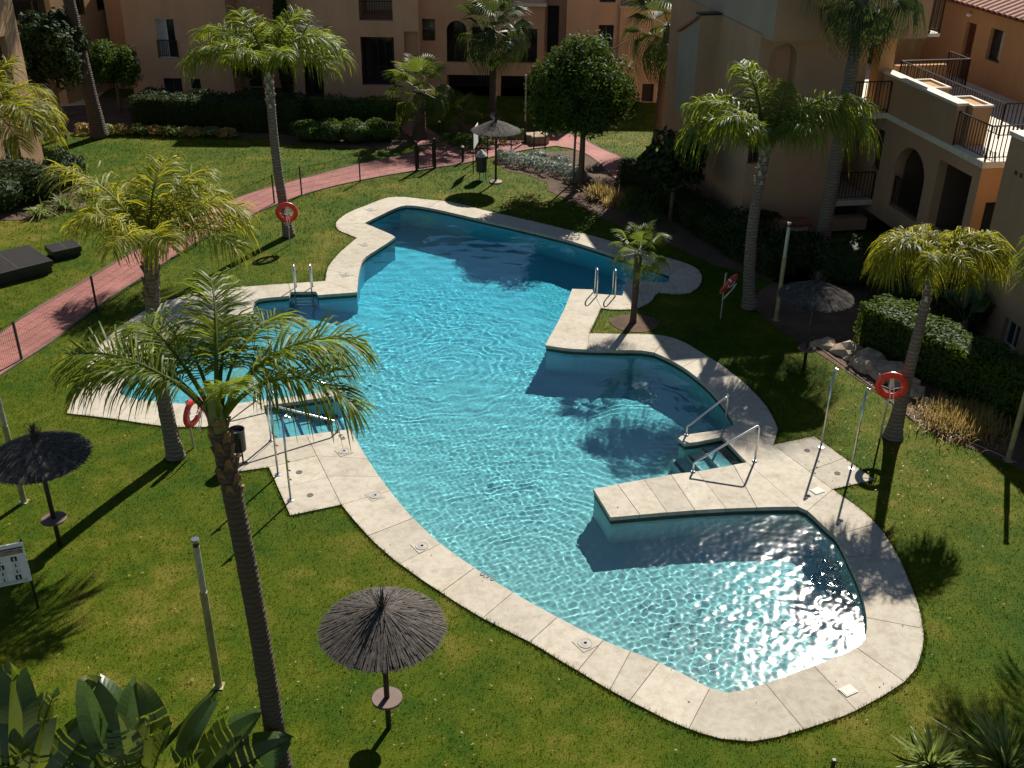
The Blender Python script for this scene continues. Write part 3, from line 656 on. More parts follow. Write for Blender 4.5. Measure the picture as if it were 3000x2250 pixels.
def box_core(m, x0, x1, y0, y1, z0, z1): m.box(x0, x1, y0, y1, z0, z1)

def hedge(name, line, width, height, mat, label, dens=260, size=.10, lump=.12, cat='hedge', group=None, z0=0.0):
    line = [Vector(p) for p in line]; root = empty(name, (line[0].x, line[0].y, 0), 0, label, cat, group)
    off = Vector((line[0].x, line[0].y, 0)); PP = []; NN = []; core = MB()
    for i in range(len(line)-1):
        a, b = line[i], line[i+1]; t = (b-a); L = t.length; t.normalize(); s = Vector((-t.y, t.x))
        for kind, area in (('top', L*width), ('l', L*height), ('r', L*height), ('e', width*height*(2 if len(line) == 2 else 1))):
            n = int(area*dens); uu = rng.uniform(0, 1, n); vv = rng.uniform(0, 1, n)
            if kind == 'top': al = uu*L; sd = (vv-.5)*width; z = np.full(n, height); nx = (0, 0, 1)
            elif kind == 'e': al = np.where(rng.random(n) < .5, 0, L)*1.0; sd = (uu-.5)*width; z = vv*height; nx = None
            else: al = uu*L; sd = np.full(n, width/2*(1 if kind == 'l' else -1)); z = vv*height; nx = (s.x*(1 if kind == 'l' else -1), s.y*(1 if kind == 'l' else -1), .15)
            x = a.x + t.x*al + s.x*sd; y = a.y + t.y*al + s.y*sd
            bl = 1 + lump*(np.sin(x*3.1+y*1.7)+np.sin(y*4.3-x*2.2)+.7*np.sin(9*x+3*y))/2.2
            cx = a.x + t.x*al; cy = a.y + t.y*al
            x = cx + (x-cx)*bl; y = cy + (y-cy)*bl; zz = z0 + z*(1 + .6*(bl-1)*(z > .7*height)) + rng.normal(0, .025, n)
            nn = np.tile(np.array(nx if nx else (t.x*.7, t.y*.7, .3)), (n, 1)).astype(float)
            if nx is None: nn = np.where((al > 0)[:, None], nn, -nn*np.array([1, 1, -1]))
            PP.append(np.stack([x + rng.normal(0, .04, n) - off.x, y + rng.normal(0, .04, n) - off.y, np.maximum(zz, .02)], 1)); NN.append(nn)
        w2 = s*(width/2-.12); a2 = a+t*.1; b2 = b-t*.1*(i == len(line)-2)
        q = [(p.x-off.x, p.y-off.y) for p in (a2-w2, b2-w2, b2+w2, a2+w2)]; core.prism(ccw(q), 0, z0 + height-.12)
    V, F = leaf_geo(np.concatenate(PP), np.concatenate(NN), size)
    pobj('foliage', npmesh('foliage', V, F, mat), root); core.build('blocking_core', M['hedge_dark'], root)  # solid dark core added inside the leaves to block light
    return root

def bush(name, loc, rad, mat, label, n=1500, size=.09, cat='bush', group=None, zc=None, lump=.18, seed=0, core=True):
    r = np.random.default_rng(seed+100); root = empty(name, loc, 0, label, cat, group); rx, ry, rz = rad
    d = unit(r.normal(0, 1, (n, 3))); d[:, 2] = np.where(d[:, 2] < -.35, -d[:, 2], d[:, 2])
    bl = 1 + lump*(np.sin(d[:, 0]*5+seed)+np.sin(d[:, 1]*6+d[:, 2]*4+seed*2)+np.sin(d[:, 2]*7-d[:, 0]*4))/2
    dep = r.uniform(.78, 1.03, n)*bl
    P = d*dep[:, None]*np.array([rx, ry, rz]); zc = rz*.75 if zc is None else zc; P[:, 2] += zc; P[:, 2] = np.maximum(P[:, 2], .02)
    V, F = leaf_geo(P, d, size, r=r); pobj('foliage', npmesh('foliage', V, F, mat), root)
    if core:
        m = MB(); m.lathe([(.02, max(.0, zc-rz*.8))]+[(rx*.78*math.cos(a), max(.0, zc+rz*.78*math.sin(a))) for a in np.linspace(-.9, 1.45, 7)]+[(.02, zc+rz*.78)], 12); m.build('blocking_core', M['hedge_dark'], root)  # unseen dark core added under the leaf shell to block light
    return root

def blades_clump(name, loc, n, L, mat, label, cat='plant', group=None, width=.03, up=.9, droop=.6, seed=0, foot=.1):
    r = np.random.default_rng(seed+300); root = empty(name, loc, 0, label, cat, group)
    az = r.uniform(0, 6.28, n); el = np.clip(r.normal(up, .3, n), .1, 1.5); l = L*r.uniform(.6, 1.1, n)
    d = np.stack([np.cos(az)*np.cos(el), np.sin(az)*np.cos(el), np.sin(el)], 1); s = np.stack([-np.sin(az), np.cos(az), 0*az], 1)*width
    p0 = np.stack([r.normal(0, foot, n), r.normal(0, foot, n), np.zeros(n)], 1)
    p1 = p0 + d*(l*.55)[:, None]; p2 = p0 + d*l[:, None] - np.array([0, 0, 1])*(l*droop*np.cos(el))[:, None]*.6; p2[:, 2] = np.maximum(p2[:, 2], .02)
    V = np.stack([p0-s*.6, p0+s*.6, p1+s, p1-s, p2-s*.08, p2+s*.08], 1).reshape(-1, 3); b = np.arange(n)[:, None]*6
    F = np.concatenate([b+np.array([[0, 1, 2, 3]]), b+np.array([[3, 2, 5, 4]])], 0)
    pobj('leaves', npmesh('leaves', V, F, mat), root); return root

_V, _F = litter()
tag(pobj('leaf_litter', npmesh('leaf_litter', _V, _F, M['straw'])), 'scattered dry leaves lying on the lawn and paving', 'leaf litter', kind='stuff')
# ---- palms
def frond_mesh(name, a0, bend, nl, ll, seed, plum=.5, mat=None, grav=.8, width=.020, petiole=.14):
    """Feather frond of length 1 along +X."""
    r = np.random.default_rng(seed); ns = 26; s = np.linspace(0, 1, ns); ang = a0 - bend*s**1.25
    ds = 1/(ns-1); x = np.concatenate([[0], np.cumsum(np.cos(ang[:-1])*ds)]); z = np.concatenate([[0], np.cumsum(np.sin(ang[:-1])*ds)]); y = .05*np.sin(s*2.5+seed)*s
    pts = np.stack([x, y, z], 1); VV = []; FF = []; base = 0
    rr = .016*(1-s)+.003; k = 4
    for i in range(ns):
        for j in range(k):
            a = 2*np.pi*j/k; t = ang[i]; VV.append(pts[i] + rr[i]*(np.array([0, 1, 0])*np.cos(a) + np.array([-np.sin(t), 0, np.cos(t)])*np.sin(a)))
    for i in range(ns-1):
        for j in range(k): FF.append((i*k+j, i*k+(j+1) % k, (i+1)*k+(j+1) % k, (i+1)*k+j))
    VV = [np.array(VV)]; base = ns*k
    u = np.linspace(petiole, .995, nl)
    for side in (-1, 1):
        uu = np.clip(u + r.normal(0, .004, nl), petiole, 1); p = np.stack([np.interp(uu, s, pts[:, i]) for i in range(3)], 1); an = np.interp(uu, s, ang)
        T = np.stack([np.cos(an), 0*an, np.sin(an)], 1); Nn = np.stack([-np.sin(an), 0*an, np.cos(an)], 1); B = np.tile([0, side, 0], (nl, 1))
        lift = r.normal(.15, plum, nl)[:, None]; fw = (.35 + .9*uu**2 + r.normal(0, .1, nl))[:, None]
        d = unit(B + T*fw + Nn*lift); l = ll*(.45+.75*np.sin(np.pi*np.clip((uu-petiole)/(1-petiole)*.86+.08, 0, 1)))*r.uniform(.8, 1.12, nl); l = l[:, None]
        g = np.array([0, 0, -1.0]); gv = grav*r.uniform(.6, 1.4, nl)[:, None]
        p1 = p + d*l*.38 + g*l*.05*gv; p2 = p + d*l*.70 + g*l*.24*gv; p3 = p + d*l*.90 + g*l*.55*gv
        wv = unit(np.cross(d, Nn + .9*r.normal(0, 1, (nl, 3))*.6))*width
        V = np.stack([p-wv*.4, p+wv*.4, p1+wv, p1-wv, p2+wv*.8, p2-wv*.8, p3+wv*.12, p3-wv*.12], 1).reshape(-1, 3); b = base + np.arange(nl)[:, None]*8
        for q in ((0, 1, 2, 3), (3, 2, 4, 5), (5, 4, 6, 7)): FF += (b+np.array([q])).tolist()
        VV.append(V); base += nl*8
    return npmesh(name, np.concatenate(VV), np.array(FF), mat or M['palm'])
FROND = {}
for key, a0, bend in (('up', 1.30, 1.2), ('mid', 1.0, 1.9), ('arch', .75, 2.1), ('out', .40, 1.7), ('low', .05, 1.35), ('hang', -.45, .95), ('mop', 1.35, 2.9), ('rise', 1.2, 1.7)):
    FROND[key] = [frond_mesh('frond_'+key, a0, bend, 78, .31, 10+i*7+len(key), .40, width=.0064, grav=.9, petiole=.2) for i in range(2)]
    FROND[key+'_d'] = [frond_mesh('frond_dense_'+key, a0, bend, 100, .30, 40+i*5+len(key), .55, grav=1.5, width=.0066, petiole=.18) for i in range(2)]

for key in ('up', 'mid', 'rise'):
    _a = dict(up=(1.30, 1.2), mid=(1.02, 1.95), rise=(1.2, 1.75))[key]
    FROND[key+'_l'] = [frond_mesh('frond_long_'+key, _a[0], _a[1], 84, .29, 70+i*9+len(key), .38, width=.0058, grav=.8, petiole=.33) for i in range(2)]

def trunk_path(base, top, bow=(0, 0), n=26):
    b, t = Vector(base), Vector(top); out = []
    for i in range(n+1):
        s = i/n; p = b.lerp(t, s); k = math.sin(math.pi*s); out.append(Vector((p.x+bow[0]*k, p.y+bow[1]*k, p.z)))
    return out

def palm(name, base, top, r0, r1, fronds, L, label, mat='palm', trunk='trunk', bow=(0, 0), boots=True, bootmat='boot', dense=False, longp=False, seed=0, group='palm trees round the pool', flare=1.35):
    r = random.Random(seed); root = empty(name, (*base, 0), 0, label, 'palm tree', group)
    off = Vector((*base, 0)); pts = [p-off for p in trunk_path((*base, 0), top, bow, 64)]; m = MB(); n = len(pts)
    rad = []
    for i in range(n):
        s = i/(n-1); q = r0*(1-s)+r1*s; q *= 1+(flare-1)*math.exp(-s*14); q *= 1 + (.022 if i % 2 else -.012) + r.uniform(-.025, .025); rad.append(q)
    m.tube(pts, rad, 14); m.build('trunk', M[trunk], root, smooth=True)
    tp = pts[-1]
    # crown shaft with the cut leaf bases standing off it
    if boots:
        bm_ = MB(); ax = (pts[-1]-pts[-4]).normalized()
        for k in range(26):
            a = k*2.4; h = -1.05 + 1.25*k/26; q = tp + ax*h; d = Vector((math.cos(a), math.sin(a), 0)); rr = r1*(1.0 + .15*r.random())
            w = Vector((-d.y, d.x, 0))*r1*.55; b0 = q + d*rr*.75; b1 = q + d*(rr*1.25) + Vector((0, 0, .16+.1*r.random()))
            bm_.add([b0-w, b0+w, b1+w*.45, b1-w*.45, b0-w*.8-d*.03, b0+w*.8-d*.03, b1+w*.3-d*.04, b1-w*.3-d*.04], [(0,1,2,3),(7,6,5,4),(0,3,7,4),(1,5,6,2),(3,2,6,7)])
        bm_.build('leaf_bases', M[bootmat], root)
        sh_ = MB(); sh_.tube([tp-ax*.1, tp+ax*.2, tp+ax*.45, tp+ax*.7], [r1*1.0, r1*.95, r1*.6, r1*.25], 10); sh_.build('crown_shaft', M['petiole'], root, smooth=True)
    for az, key, sc in fronds:
        me = FROND[key + ('_d' if dense else '_l' if longp else '')][r.randrange(2)]
        o = pobj('frond', me, root, tp + Vector((math.cos(R(az))*r1*.4, math.sin(R(az))*r1*.4, .12 if boots else 0)), (R(r.uniform(-12, 12)), 0, R(az)), L*sc)
        if mat != 'palm': o.material_slots[0].link = 'OBJECT'; o.material_slots[0].material = M[mat]
    return root

def fan_leaf_mesh(name, seed, nseg=26, spread=2.9, droop=.5, mat=None):
    """Fan leaf: petiole of length 0.45 along +X then a pleated fan, total about 1."""
    r = np.random.default_rng(seed); V = []; F = []
    V += [(0, -.012, 0), (0, .012, 0), (.48, .008, .0), (.48, -.008, .0)]; F.append((0, 1, 2, 3))
    for i in range(nseg):
        a = spread*(i/(nseg-1)-.5); l = .56*(1-.18*abs(a)/(spread/2))*r.uniform(.9, 1.06); d = np.array([math.cos(a), math.sin(a), 0]); w = np.array([-d[1], d[0], 0])*spread/nseg*.55*.5
        c = np.array([.48, 0, 0]); up = .025*(1 if i % 2 else -1); cup = .10*math.cos(a)
        p1 = c + d*l*.55 + np.array([0, 0, cup*l+up*.4]); p2 = c + d*l*.85 + np.array([0, 0, -droop*l*.18]); p3 = c + d*l*1.0 + np.array([0, 0, -droop*l*.55])
        b = len(V); ww = w*l*.5
        V += [tuple(c-ww*.1), tuple(c+ww*.1), tuple(p1+ww*1.5+[0, 0, .012]), tuple(p1-ww*1.5-[0, 0, .012]), tuple(p2+ww*.9), tuple(p2-ww*.9), tuple(p3+ww*.1), tuple(p3-ww*.1)]
        F += [(b, b+1, b+2, b+3), (b+3, b+2, b+4, b+5), (b+5, b+4, b+6, b+7)]
    return npmesh(name, np.array(V), np.array(F), mat or M['fan'])
FAN = [fan_leaf_mesh('fan_leaf', 3, 26, 3.0, .5), fan_leaf_mesh('fan_leaf', 4, 24, 2.7, .9), fan_leaf_mesh('fan_leaf', 5, 24, 2.5, 1.7)]

def fan_palm(name, base, top, r0, r1, n, L, label, mat='fan', trunk='trunk_brown', low=-.5, high=1.3, seed=0, droopy=0, group='palm trees round the pool', skirt=False):
    r = random.Random(seed); root = empty(name, (*base, 0), 0, label, 'palm tree', group); off = Vector((*base, 0))
    pts = [p-off for p in trunk_path((*base, 0), top, (0, 0), 30)]; m = MB(); k = len(pts)
    m.tube(pts, [(r0*(1-i/(k-1))+r1*i/(k-1))*(1+.3*math.exp(-i*.5))*(1+(.06 if i % 2 else -.04)) for i in range(k)], 12); m.build('trunk', M[trunk], root, smooth=True)
    tp = pts[-1]
    for i in range(n):
        az = i*137.5+r.uniform(-15, 15); s = (i+.5)/n; el = high + (low-high)*s + r.uniform(-.12, .12)
        o = pobj('frond', FAN[min(2, int(s*2.2)+droopy)], root, tp + Vector((0, 0, .08*(1-s))), (R(r.uniform(-20, 20)), -el, R(az)), L*r.uniform(.85, 1.1))
        if mat != 'fan': o.material_slots[0].link = 'OBJECT'; o.material_slots[0].material = M[mat]
    if skirt:
        for i in range(10):
            o = pobj('dead_frond', FAN[2], root, tp - Vector((0, 0, .15)), (0, 1.25+r.uniform(-.1, .15), R(i*36+r.uniform(-10, 10))), L*.7); o.material_slots[0].link = 'OBJECT'; o.material_slots[0].material = M['straw']
    return root

# ================================================================== BUILDINGS
def pf(kind, c):
    return {'front': lambda a, z, d: (a, c+d, z), 'back': lambda a, z, d: (a, c-d, z), 'left': lambda a, z, d: (c+d, a, z), 'right': lambda a, z, d: (c-d, a, z)}[kind]

def railing(parent, pts, h=1.0, step=.12, mat='iron', r=.011, posts=True):
    """Top rail, bottom rail and bars along a polyline of 3-D points at floor level."""
    pts = [Vector(p) for p in pts]; top = MB(); bars = MB(); up = Vector((0, 0, h))
    top.tube([p+up for p in pts], .024, 6)
    for i in range(len(pts)-1):
        a, b = pts[i], pts[i+1]; L = (b-a).length; n = max(1, int(L/step))
        bars.tube([a+Vector((0, 0, .1)), b+Vector((0, 0, .1))], .014, 4)
        for k in range(n+1):
            q = a.lerp(b, k/n); big = posts and (k in (0, n))
            w = .022 if big else r
            bars.box(q.x-w, q.x+w, q.y-w, q.y+w, q.z+(0 if big else .1), q.z+h)
    o = top.build('railing', M[mat], parent); bars.build('railing_bars', M[mat], o, kind='stuff'); return o

def window(parent, P, o, dep):
    a0, a1, z0, z1 = o['r']; fr = MB(); t = .05; n = o.get('panes', 2)
    def bar(x0, x1, y0, y1):
        vs = [P(x, y, d) for d in (dep-.05, dep+.01) for x, y in ((x0, y0), (x1, y0), (x1, y1), (x0, y1))]
        fr.add(vs, [(0,1,2,3),(4,7,6,5),(0,4,5,1),(1,5,6,2),(2,6,7,3),(3,7,4,0)])
    bar(a0, a1, z0, z0+t); bar(a0, a1, z1-t, z1); bar(a0, a0+t, z0+t, z1-t); bar(a1-t, a1, z0+t, z1-t)
    for k in range(1, n):
        x = a0+(a1-a0)*k/n; bar(x-t/2, x+t/2, z0+t, z1-t)
    w = fr.build('window', M[o.get('frame', 'brownframe')], parent)
    for k in range(n):
        x0 = a0+(a1-a0)*k/n; x1_ = a0+(a1-a0)*(k+1)/n; m = MB(); d = dep
        m.quad(P(x0+.02, z0+.02, d), P(x1_-.02, z0+.02, d), P(x1_-.02, z1-.02, d), P(x0+.02, z1-.02, d)); m.build('pane', M['curtain'] if (o.get('curtain') and k % 2 == 0) else M['glass'], w)
    return w

def facade(parent, kind, c, a0, a1, z0, z1, ops=(), mat='stucco', name='wall'):
    P = pf(kind, c); m = MB()
    xs = sorted({a0, a1, *[v for o in ops for v in o['r'][:2]]}); zs = sorted({z0, z1, *[v for o in ops for v in o['r'][2:]]})
    for i in range(len(xs)-1):
        for j in range(len(zs)-1):
            cx, cz = (xs[i]+xs[i+1])/2, (zs[j]+zs[j+1])/2
            if any(o['r'][0] < cx < o['r'][1] and o['r'][2] < cz < o['r'][3] for o in ops): continue
            m.quad(P(xs[i], zs[j], 0), P(xs[i+1], zs[j], 0), P(xs[i+1], zs[j+1], 0), P(xs[i], zs[j+1], 0))
    for o in ops:
        x0, x1_, y0, y1_ = o['r']; d = o.get('d', .22); D = d if o.get('t') == 'loggia' else o.get('back', d)
        if o.get('arch'):
            rx = (x1_-x0)/2; ry = o.get('ry', rx); zc = y1_-ry; n = 12
            cur = [((x0+x1_)/2 - rx*math.cos(math.pi*k/n), zc + ry*math.sin(math.pi*k/n)) for k in range(n+1)]
            for k in range(n):
                (p, q), (r_, s) = cur[k], cur[k+1]
                m.quad(P(p, q, 0), P(r_, s, 0), P(r_, y1_, 0), P(p, y1_, 0)); m.quad(P(p, q, 0), P(r_, s, 0), P(r_, s, D), P(p, q, D))
            top = zc
        else:
            m.quad(P(x0, y1_, 0), P(x1_, y1_, 0), P(x1_, y1_, D), P(x0, y1_, D)); top = y1_
        m.quad(P(x0, y0, 0), P(x1_, y0, 0), P(x1_, y0, D), P(x0, y0, D)); m.quad(P(x0, y0, 0), P(x0, top, 0), P(x0, top, D), P(x0, y0, D)); m.quad(P(x1_, y0, 0), P(x1_, top, 0), P(x1_, top, D), P(x1_, y0, D))
    w = m.build(name, M[mat], parent)
    for o in ops:
        t = o.get('t', 'window'); x0, x1_, y0, y1_ = o['r']; d = o.get('d', .22)
        if t == 'window': window(parent, P, o, d)
        elif t == 'dark':
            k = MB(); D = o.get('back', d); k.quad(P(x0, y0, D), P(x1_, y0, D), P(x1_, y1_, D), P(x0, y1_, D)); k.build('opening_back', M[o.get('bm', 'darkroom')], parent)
        elif t == 'loggia':
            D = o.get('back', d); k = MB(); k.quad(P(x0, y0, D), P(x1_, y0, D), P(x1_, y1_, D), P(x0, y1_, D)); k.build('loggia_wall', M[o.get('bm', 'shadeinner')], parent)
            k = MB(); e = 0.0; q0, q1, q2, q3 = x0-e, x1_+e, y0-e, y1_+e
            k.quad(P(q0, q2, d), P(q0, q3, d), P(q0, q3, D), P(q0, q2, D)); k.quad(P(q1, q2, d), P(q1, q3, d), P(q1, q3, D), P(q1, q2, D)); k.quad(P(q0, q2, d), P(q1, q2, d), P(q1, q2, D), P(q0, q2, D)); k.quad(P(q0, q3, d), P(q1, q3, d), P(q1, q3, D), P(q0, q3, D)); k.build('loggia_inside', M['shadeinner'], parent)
            q = dict(r=(x0+.25, x1_-.25, y0+.05, y1_-.25), panes=o.get('panes', 2)); window(parent, P, q, D-.03)
        if o.get('rail'): railing(parent, [P(x0, y0, .10), P(x1_, y0, .10)], min(1.0, (y1_-y0)*.45) if o['rail'] is True else o['rail'])
        if o.get('sill'):
            s = MB(); vs = [P(x, z, dd) for dd in (-.06, .1) for x, z in ((x0-.05, y0-.06), (x1_+.05, y0-.06), (x1_+.05, y0-.005), (x0-.05, y0-.005))]
            s.add(vs, [(0,1,2,3),(4,7,6,5),(0,4,5,1),(1,5,6,2),(2,6,7,3),(3,7,4,0)]); s.build('sill', M['cap'], parent)
    return w

def slab_roof(parent, x0, x1, y0, y1, z, mat='cap', t=.12, over=.05):
    m = MB(); m.box(x0-over, x1+over, y0-over, y1+over, z, z+t); return m.build('roof', M[mat], parent)

W = lambda a, b, lo, hi, **k: dict(r=(a, b, lo, hi), **k)

# ---------------- far building, left block
b1 = empty('apartment_block', (-19.6, 55, 0), 0, 'shaded terracotta block with tall window, behind the long dark hedge at far left', 'building', 'apartment buildings round the garden')
X = lambda x: x+19.6
facade(b1, 'front', 0, X(-19.65), X(-14.45), -.05, 5.7, [W(X(-18.02), X(-17.12), 1.9, 3.84, d=.18, frame='alum', curtain=True), W(X(-18.05), X(-17.12), .02, .92, d=.2, frame='brownframe'), W(X(-16.66), X(-16.16), .02, .9, d=.2, panes=1)])
railing(b1, [(X(-18.05), -.06, 1.95), (X(-17.1), -.06, 1.95)], .85, .09)
facade(b1, 'left', X(-19.65), 0, 1.6, -.05, 5.7, [W(.35, .95, 3.05, 4.15, d=.15, panes=1), W(.45, 1.15, .05, 1.35, d=.15, panes=1)])
facade(b1, 'front', 1.6, X(-21.05), X(-19.65), -.05, 5.5, [])
facade(b1, 'left', X(-21.05), 1.6, 3.4, -.05, 5.5, [W(1.95, 2.55, 3.45, 5.0, d=.15, panes=1), W(2.2, 2.9, .6, 2.15, d=.15, panes=1)])
facade(b1, 'front', 3.4, X(-22.3), X(-21.05), -.05, 5.3, [])
facade(b1, 'left', X(-22.3), 3.4, 9, -.05, 5.3, [])
facade(b1, 'right', X(-14.45), 0, 2.2, -.05, 5.7, [])
facade(b1, 'left', X(-14.45), 2.2, 9, 5.7, 8.1, [])
facade(b1, 'front', 2.2, X(-14.45), X(-11.9), -.05, 8.1, [W(X(-14.25), X(-13.35), 1.75, 3.0, d=.2), W(X(-14.3), X(-13.5), .02, .95, d=.25, t='dark')])
slab_roof(b1, X(-19.65), X(-14.45), 0, 9, 5.7); slab_roof(b1, X(-22.3), X(-19.7), 3.4, 9, 5.5); slab_roof(b1, X(-14.4), X(-11.9), 2.2, 9, 8.1)

facade(b1, 'back', 9, X(-22.3), X(-11.9), -.05, 8.1, [])
# ---------------- far building, middle and right blocks
b2 = empty('apartment_building', (-10.0, 55, 0), 0, 'long shaded terracotta apartment building with arched loggias behind the path gate', 'building', 'apartment buildings round the garden')
X = lambda x: x+10.0
facade(b2, 'left', X(-11.3), -.4, 6, -.05, 8.1, [])
# projecting balcony box on the left
facade(b2, 'front', -.9, X(-11.3), X(-9.5), 2.22, 3.66, [W(X(-10.84), X(-9.78), 2.5, 3.48, d=.12, t='dark', back=.8, rail=.75)], name='balcony_front')
facade(b2, 'left', X(-11.3), -.9, -.4, 2.22, 3.66, []); facade(b2, 'right', X(-9.5), -.9, -.4, 2.22, 3.66, [])
_m = MB(); _m.box(X(-11.3), X(-9.5), -.89, -.38, 2.12, 2.21); _m.build('balcony_slab', M['stucco'], b2)
_m = MB(); _m.box(X(-11.3), X(-9.5), -.95, -.36, 3.67, 3.75); _m.build('balcony_cap', M['cap'], b2)
facade(b2, 'front', -.35, X(-11.3), X(-4.86), -.05, 8.1, [
  W(X(-10.78), X(-9.78), .02, 1.82, d=.25, t='loggia', back=1.2, panes=2),
  W(X(-7.8), X(-6.12), .76, 3.14, d=.25, t='loggia', back=1.8, rail=.95, panes=3),
  W(X(-7.78), X(-6.12), 3.92, 6.4, d=.25, back=3.2, t='dark', bm='floor_tile', rail=.9),
  W(X(-5.6), X(-4.90), 2.2, 3.42, d=.4, t='dark', bm='stucco')])
facade(b2, 'right', X(-4.86), -.35, 1.0, -.05, 8.1, [])
# recessed loggia block
facade(b2, 'front', 1.0, X(-4.86), X(1.44), -.05, 8.0, [
  W(X(-4.80), X(-4.14), 2.74, 3.82, d=.2, rail=.45), W(X(-3.56), X(-2.52), 1.68, 3.75, d=.3, arch=True, t='loggia', back=1.7, rail=.9),
  W(X(-2.26), X(-1.25), 1.68, 3.45, d=.3, t='loggia', back=1.7, rail=.9), W(X(-.75), X(1.08), 1.68, 3.4, d=.3, t='loggia', back=1.7, rail=.9, panes=3),
  W(X(-3.6), X(-1.2), .0, 1.05, d=.3, t='dark', back=2.0), W(X(-.78), X(1.1), .0, 1.03, d=.3, t='dark', back=2.0)])
_m = MB(); _m.box(X(-.9), X(1.5), .55, .99, 4.55, 4.68); _m.build('terrace_slab', M['cap'], b2)
facade(b2, 'front', 1.9, X(1.44), X(2.5), -.05, 7.2, [W(X(1.6), X(2.2), 2.0, 4.4, d=.3, t='dark')])
facade(b2, 'right', X(1.44), 1.0, 1.9, -.05, 8.0, [])
facade(b2, 'left', X(2.5), .1, 1.9, -.05, 7.0, [])
facade(b2, 'front', .1, X(2.5), X(5.15), -.05, 7.0, [W(X(4.12), X(4.88), 2.6, 3.78, d=.2), W(X(2.9), X(3.7), 5.0, 6.2, d=.2), W(X(4.1), X(4.9), 4.85, 6.0, d=.2)])
facade(b2, 'front', -.1, X(5.15), X(7.3), -.05, 4.65, [W(X(6.48), X(7.08), .02, .95, d=.25, t='dark')])
facade(b2, 'left', X(5.15), -.1, .1, -.05, 4.65, [])
facade(b2, 'right', X(7.3), -.1, .5, -.05, 4.65, [])
facade(b2, 'front', .5, X(7.3), X(10.6), -.05, 4.65, [W(X(7.42), X(8.6), .02, .98, d=.25, t='loggia', back=1.2, rail=.6), W(X(6.7)+.8, X(8.6), 2.2, 3.6, d=.2)])
facade(b2, 'front', 2.4, X(5.15), X(10.6), 4.65, 7.4, [W(X(6.2), X(7.6), 4.8, 6.6, d=.2, t='dark')])
_m = MB(); _m.box(X(5.1), X(10.65), -.16, 2.4, 4.65, 4.72); _m.build('terrace_floor', M['floor_tile'], b2)
railing(b2, [(X(5.2), -.02, 4.72), (X(7.25), -.02, 4.72), (X(7.25), .56, 4.72), (X(10.5), .56, 4.72)], .95)
slab_roof(b2, X(-11.3), X(-4.9), 2.9, 9, 8.1); slab_roof(b2, X(-11.3), X(-8.0), -.35, 2.8, 8.1); slab_roof(b2, X(-5.9), X(-4.9), -.35, 2.8, 8.1); slab_roof(b2, X(-4.8), X(1.4), 1.0, 9, 8.0); slab_roof(b2, X(2.5), X(5.1), .1, 9, 7.0); slab_roof(b2, X(5.2), X(10.6), 2.4, 9, 7.4)
for k, (px, py) in enumerate(((5.75, .25), (6.45, .3))):
    pt = empty('flower_pot', (px, 55+py-.1, 4.72), 0, ('clay flower pot on the far roof terrace, left of two', 'clay flower pot on the far roof terrace, right of two')[k], 'pot', 'pots on the far terrace')
    _m = MB(); _m.lathe([(.13, 0), (.2, .38), (.22, .4), (.22, .45), (.18, .45), (.16, .40)], 16); _m.build('pot', M['potclay'], pt)
    blades_ = np.random.default_rng(5+k); _d3 = unit(blades_.normal(0, 1, (160, 3))); _V, _F = leaf_geo(np.abs(_d3)*np.array([1, 1, 1])*np.sign(_d3*np.array([1, 1, 0])+np.array([0, 0, 1]))*.26+np.array([0, 0, .5]), _d3, .12); pobj('foliage', npmesh('foliage', _V, _F, M['hedge']), pt)

facade(b2, 'back', 9, X(-11.3), X(10.6), -.05, 8.1, []); facade(b2, 'right', X(10.6), .5, 9, -.05, 7.4, [])
# ---------------- building on the right (frame: x along its front, y away from the pool end)
TH = R(10.3)
br = empty('apartment_building', (10.43*1.04, 34.48*1.04, -.52), TH, 'tan apartment building on the right with arched niche, terrace, railings and tiled roof', 'building', 'apartment buildings round the garden')
PALE = 'stucco_pale'
facade(br, 'front', 0, -2.9, .12, -.05, 7.1, [W(-2.52, -1.62, 4.7, 6.8, arch=True, d=.5, t='dark', bm='stucco'), W(-2.86, -2.45, 3.0, 4.6, d=.18, panes=1)], PALE)
facade(br, 'left', -2.9, 0, 9, -.05, 7.1, [], PALE)
facade(br, 'right', .12, 0, 1.5, -.05, 7.1, [], 'stucco_orange')
# overhanging top storey
facade(br, 'front', -.8, -2.86, 2.2, 7.1, 8.3, [], PALE, 'top_storey')
facade(br, 'left', -2.86, -.8, 9, 7.1, 8.3, [], 'stucco_grey', 'top_storey')
facade(br, 'right', 2.2, -.8, 9, 7.1, 8.3, [W(.0, 1.1, 7.3, 8.2, d=.2)], PALE, 'top_storey')
_m = MB(); _m.box(-2.87, 2.19, -.81, 9, 7.02, 7.1); _m.build('soffit', M['stucco_pale'], br)
slab_roof(br, -2.9, 2.2, -.8, 9, 8.3)
_m = MB(); _m.box(2.2, 2.6, -.85, .5, 7.06, 7.16); _m.build('balcony_slab', M['cap'], br)
railing(br, [(2.24, -.8, 7.16), (2.58, -.8, 7.16), (2.58, .4, 7.16)], 1.0)
